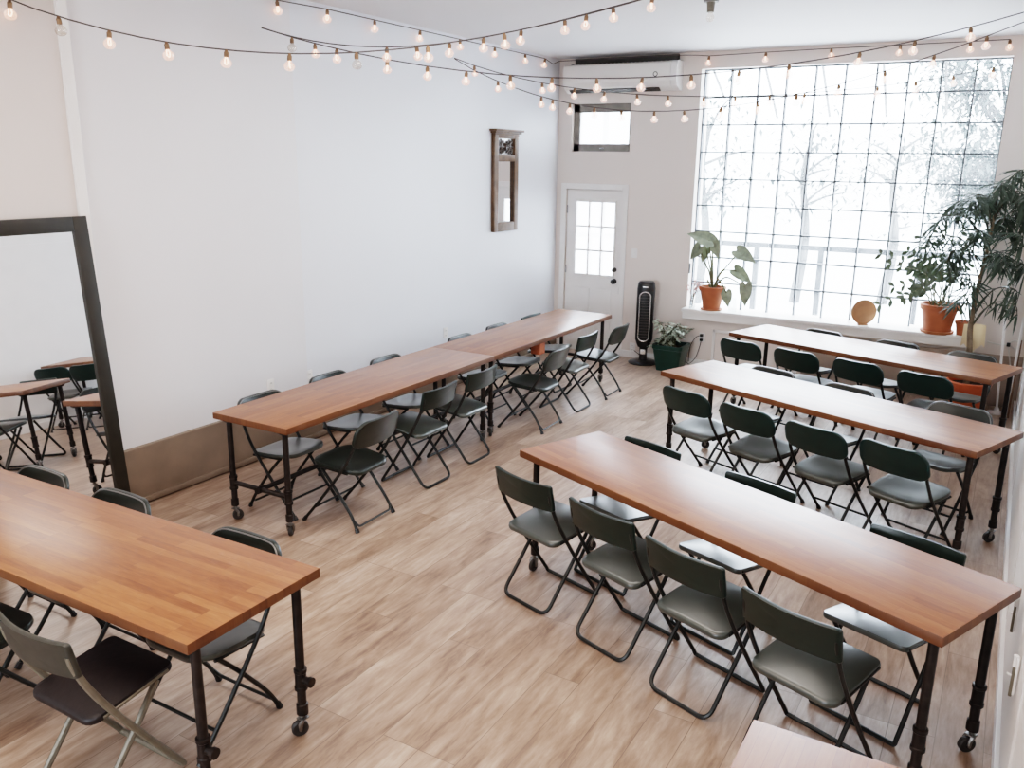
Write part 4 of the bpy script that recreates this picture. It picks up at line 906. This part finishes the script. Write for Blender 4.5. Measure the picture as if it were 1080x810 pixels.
for y, z, w in ((3.262, .60, 'nearer barrel bolt on the white panels of the right wall'), (3.80, .585, 'farther barrel bolt on the white panels of the right wall')):
    t = thing('barrel_bolt', w, 'bolt', (XR-.013, y, z), 0, 'bolts on the right wall panels')
    obj('rod', tb([(-.012, 0, -.08), (-.012, 0, .05)], .006, 8), M['framegrey'], t)
    b = bmesh.new(); tube(b, [(-.012, 0, .04), (-.012, 0, .085)], .009, 10); obj('sleeve', b, M['white_plastic'], t)
    b = bmesh.new(); box(b, -.008, 0, -.012, .012, -.07, .08, .002); tube(b, [(-.012, 0, 0), (-.03, .012, .0)], .004, 6); obj('back_plate', b, M['white_plastic'], t)
wl = thing('window_latch', 'small dark bracket on the left reveal of the glass block window', 'bracket', (WX0, 9.82, 1.17), 0)
obj('bracket', bx(0.0, .012, -.02, .02, -.06, .06, .003), M['dslot'], wl)

# ------------------------------------------------------------------ ceiling bulb holder
cl = thing('ceiling_bulb', 'bare bulb in a small metal holder on the ceiling', 'light', (-2.259, 6.826, ZC), 0)
b = bmesh.new(); lathe(b, [(0, -.012), (.055, -.012), (.06, 0), (0, 0)], 24); obj('mount', b, M['rim'], cl)
b = bmesh.new(); lathe(b, [(0, -.085), (.026, -.085), (.030, -.03), (.034, -.012), (0, -.012)], 20); obj('holder', b, M['framegrey'], cl)
b = bmesh.new(); lathe(b, [(0, -.155), (.02, -.15), (.031, -.128), (.030, -.112), (.018, -.09), (.016, -.08)], 20); obj('bulb', b, M['bulb_off'], cl)

# ------------------------------------------------------------------ string lights
me_cache = {}
def bulb_meshes():
    b = bmesh.new(); lathe(b, [(0, -.097), (.015, -.095), (.027, -.087), (.0335, -.073), (.0335, -.063), (.026, -.050), (.014, -.041), (.0115, -.032)], 14); o1 = obj('bulb', b, M['bulb'])
    b = bmesh.new(); lathe(b, [(0, -.034), (.0135, -.034), (.0145, -.030), (.0145, -.006), (.010, 0), (.008, .008), (0, .010)], 12); o2 = obj('socket', b, M['brass'], o1)
    b = bmesh.new(); tube(b, catmull([(-.004, 0, -.036), (-.009, 0, -.055), (-.007, .003, -.070), (0, .006, -.076), (.007, .003, -.070), (.009, 0, -.055), (.004, 0, -.036)], 3), .0034, 5); o3 = obj('filament', b, M['bulb_core'], o1)
    return o1
LAB = {'near': 'bulb string sagging nearest the viewer from the upper left wall to the ceiling',
       'twin': 'bulb string with small bulbs running just behind the nearest one',
       'mid': 'middle bulb string from the left wall across to the upper right corner',
       'low': 'lowest hanging bulb string passing in front of the transom window',
       'far': 'bulb string crossing to the glass block window, close to the back wall',
       'perim': 'bulb string pinned along the top of the left and back walls'}
OFF = {'near': (1, 6), 'mid': (0,), 'low': (10,), 'far': (), 'twin': (), 'perim': ()}
proto = bulb_meshes(); first = True
for k, (cab, bul) in STR.items():
    t = thing('string_lights', LAB[k], 'string lights', tuple(cab[0]), 0, 'string lights under the ceiling')
    o0 = Vector(cab[0])
    def fix(p):
        p = Vector(p); lim = -5.03 if p.y < 3.29 else (-5.07 if p.y < 5.23 else -5.085)
        return Vector((max(p.x, lim), min(p.y, 9.79), min(p.z, 3.545 if k == 'perim' else 3.575)))
    obj('cord', tb([fix(p)-o0 for p in cab], .0042, 6), M['cable'], t)
    for i, p in enumerate(bul):
        c = proto if first else copy_tree(proto, t); first = False
        c.parent = t; c.location = fix(p)-o0-Vector((0, 0, .008))
        c.rotation_euler = (random.uniform(-.12, .12), random.uniform(-.12, .12), random.uniform(0, 6))
        if i in OFF[k]:
            c.data = c.data.copy(); c.data.materials[0] = M['bulb_off']
            for ch in kids(c):
                if ch.name.startswith('filament'): bpy.data.objects.remove(ch)

# ------------------------------------------------------------------ light
w = bpy.data.worlds.new('sky'); sc.world = w; w.use_nodes = True
bg = w.node_tree.nodes['Background']; bg.inputs['Color'].default_value = (.82, .91, 1.0, 1); bg.inputs['Strength'].default_value = WORLD
def area(name, loc, rot, sx, sy, power, col=(1, 1, 1), portal=False):
    l = bpy.data.lights.new(name, 'AREA'); l.shape = 'RECTANGLE'; l.size = sx; l.size_y = sy; l.energy = power; l.color = col
    if portal: l.cycles.is_portal = True
    o = bpy.data.objects.new(name, l); COL.objects.link(o); o.location = loc; o.rotation_euler = rot; return o
area('window_portal', ((WX0+WX1)/2, YB+.32, (WZ0+WZ1)/2), (-PI/2, 0, 0), 3.05, 2.7, 1, portal=True)
area('front_fill_portal', (-2.7, YF-.25, 1.8), (PI/2, 0, 0), 1.8, 1.6, 1, portal=True)  # portal for the added opening behind the camera
area('ceiling_fill', (-2.4, 1.4, ZC-.06), (0, 0, 0), 2.6, 1.6, FILL, (1.0, .83, .70))  # both ceiling area lights are added fill, out of view, no real fittings
area('ceiling_fill', (-2.2, 4.3, ZC-.06), (0, 0, 0), 2.6, 1.2, FILL*.75, (1.0, .91, .84))
sc.view_settings.view_transform = VIEW; sc.view_settings.look = LOOK
sc.view_settings.exposure = EXPO; sc.view_settings.gamma = 1.0
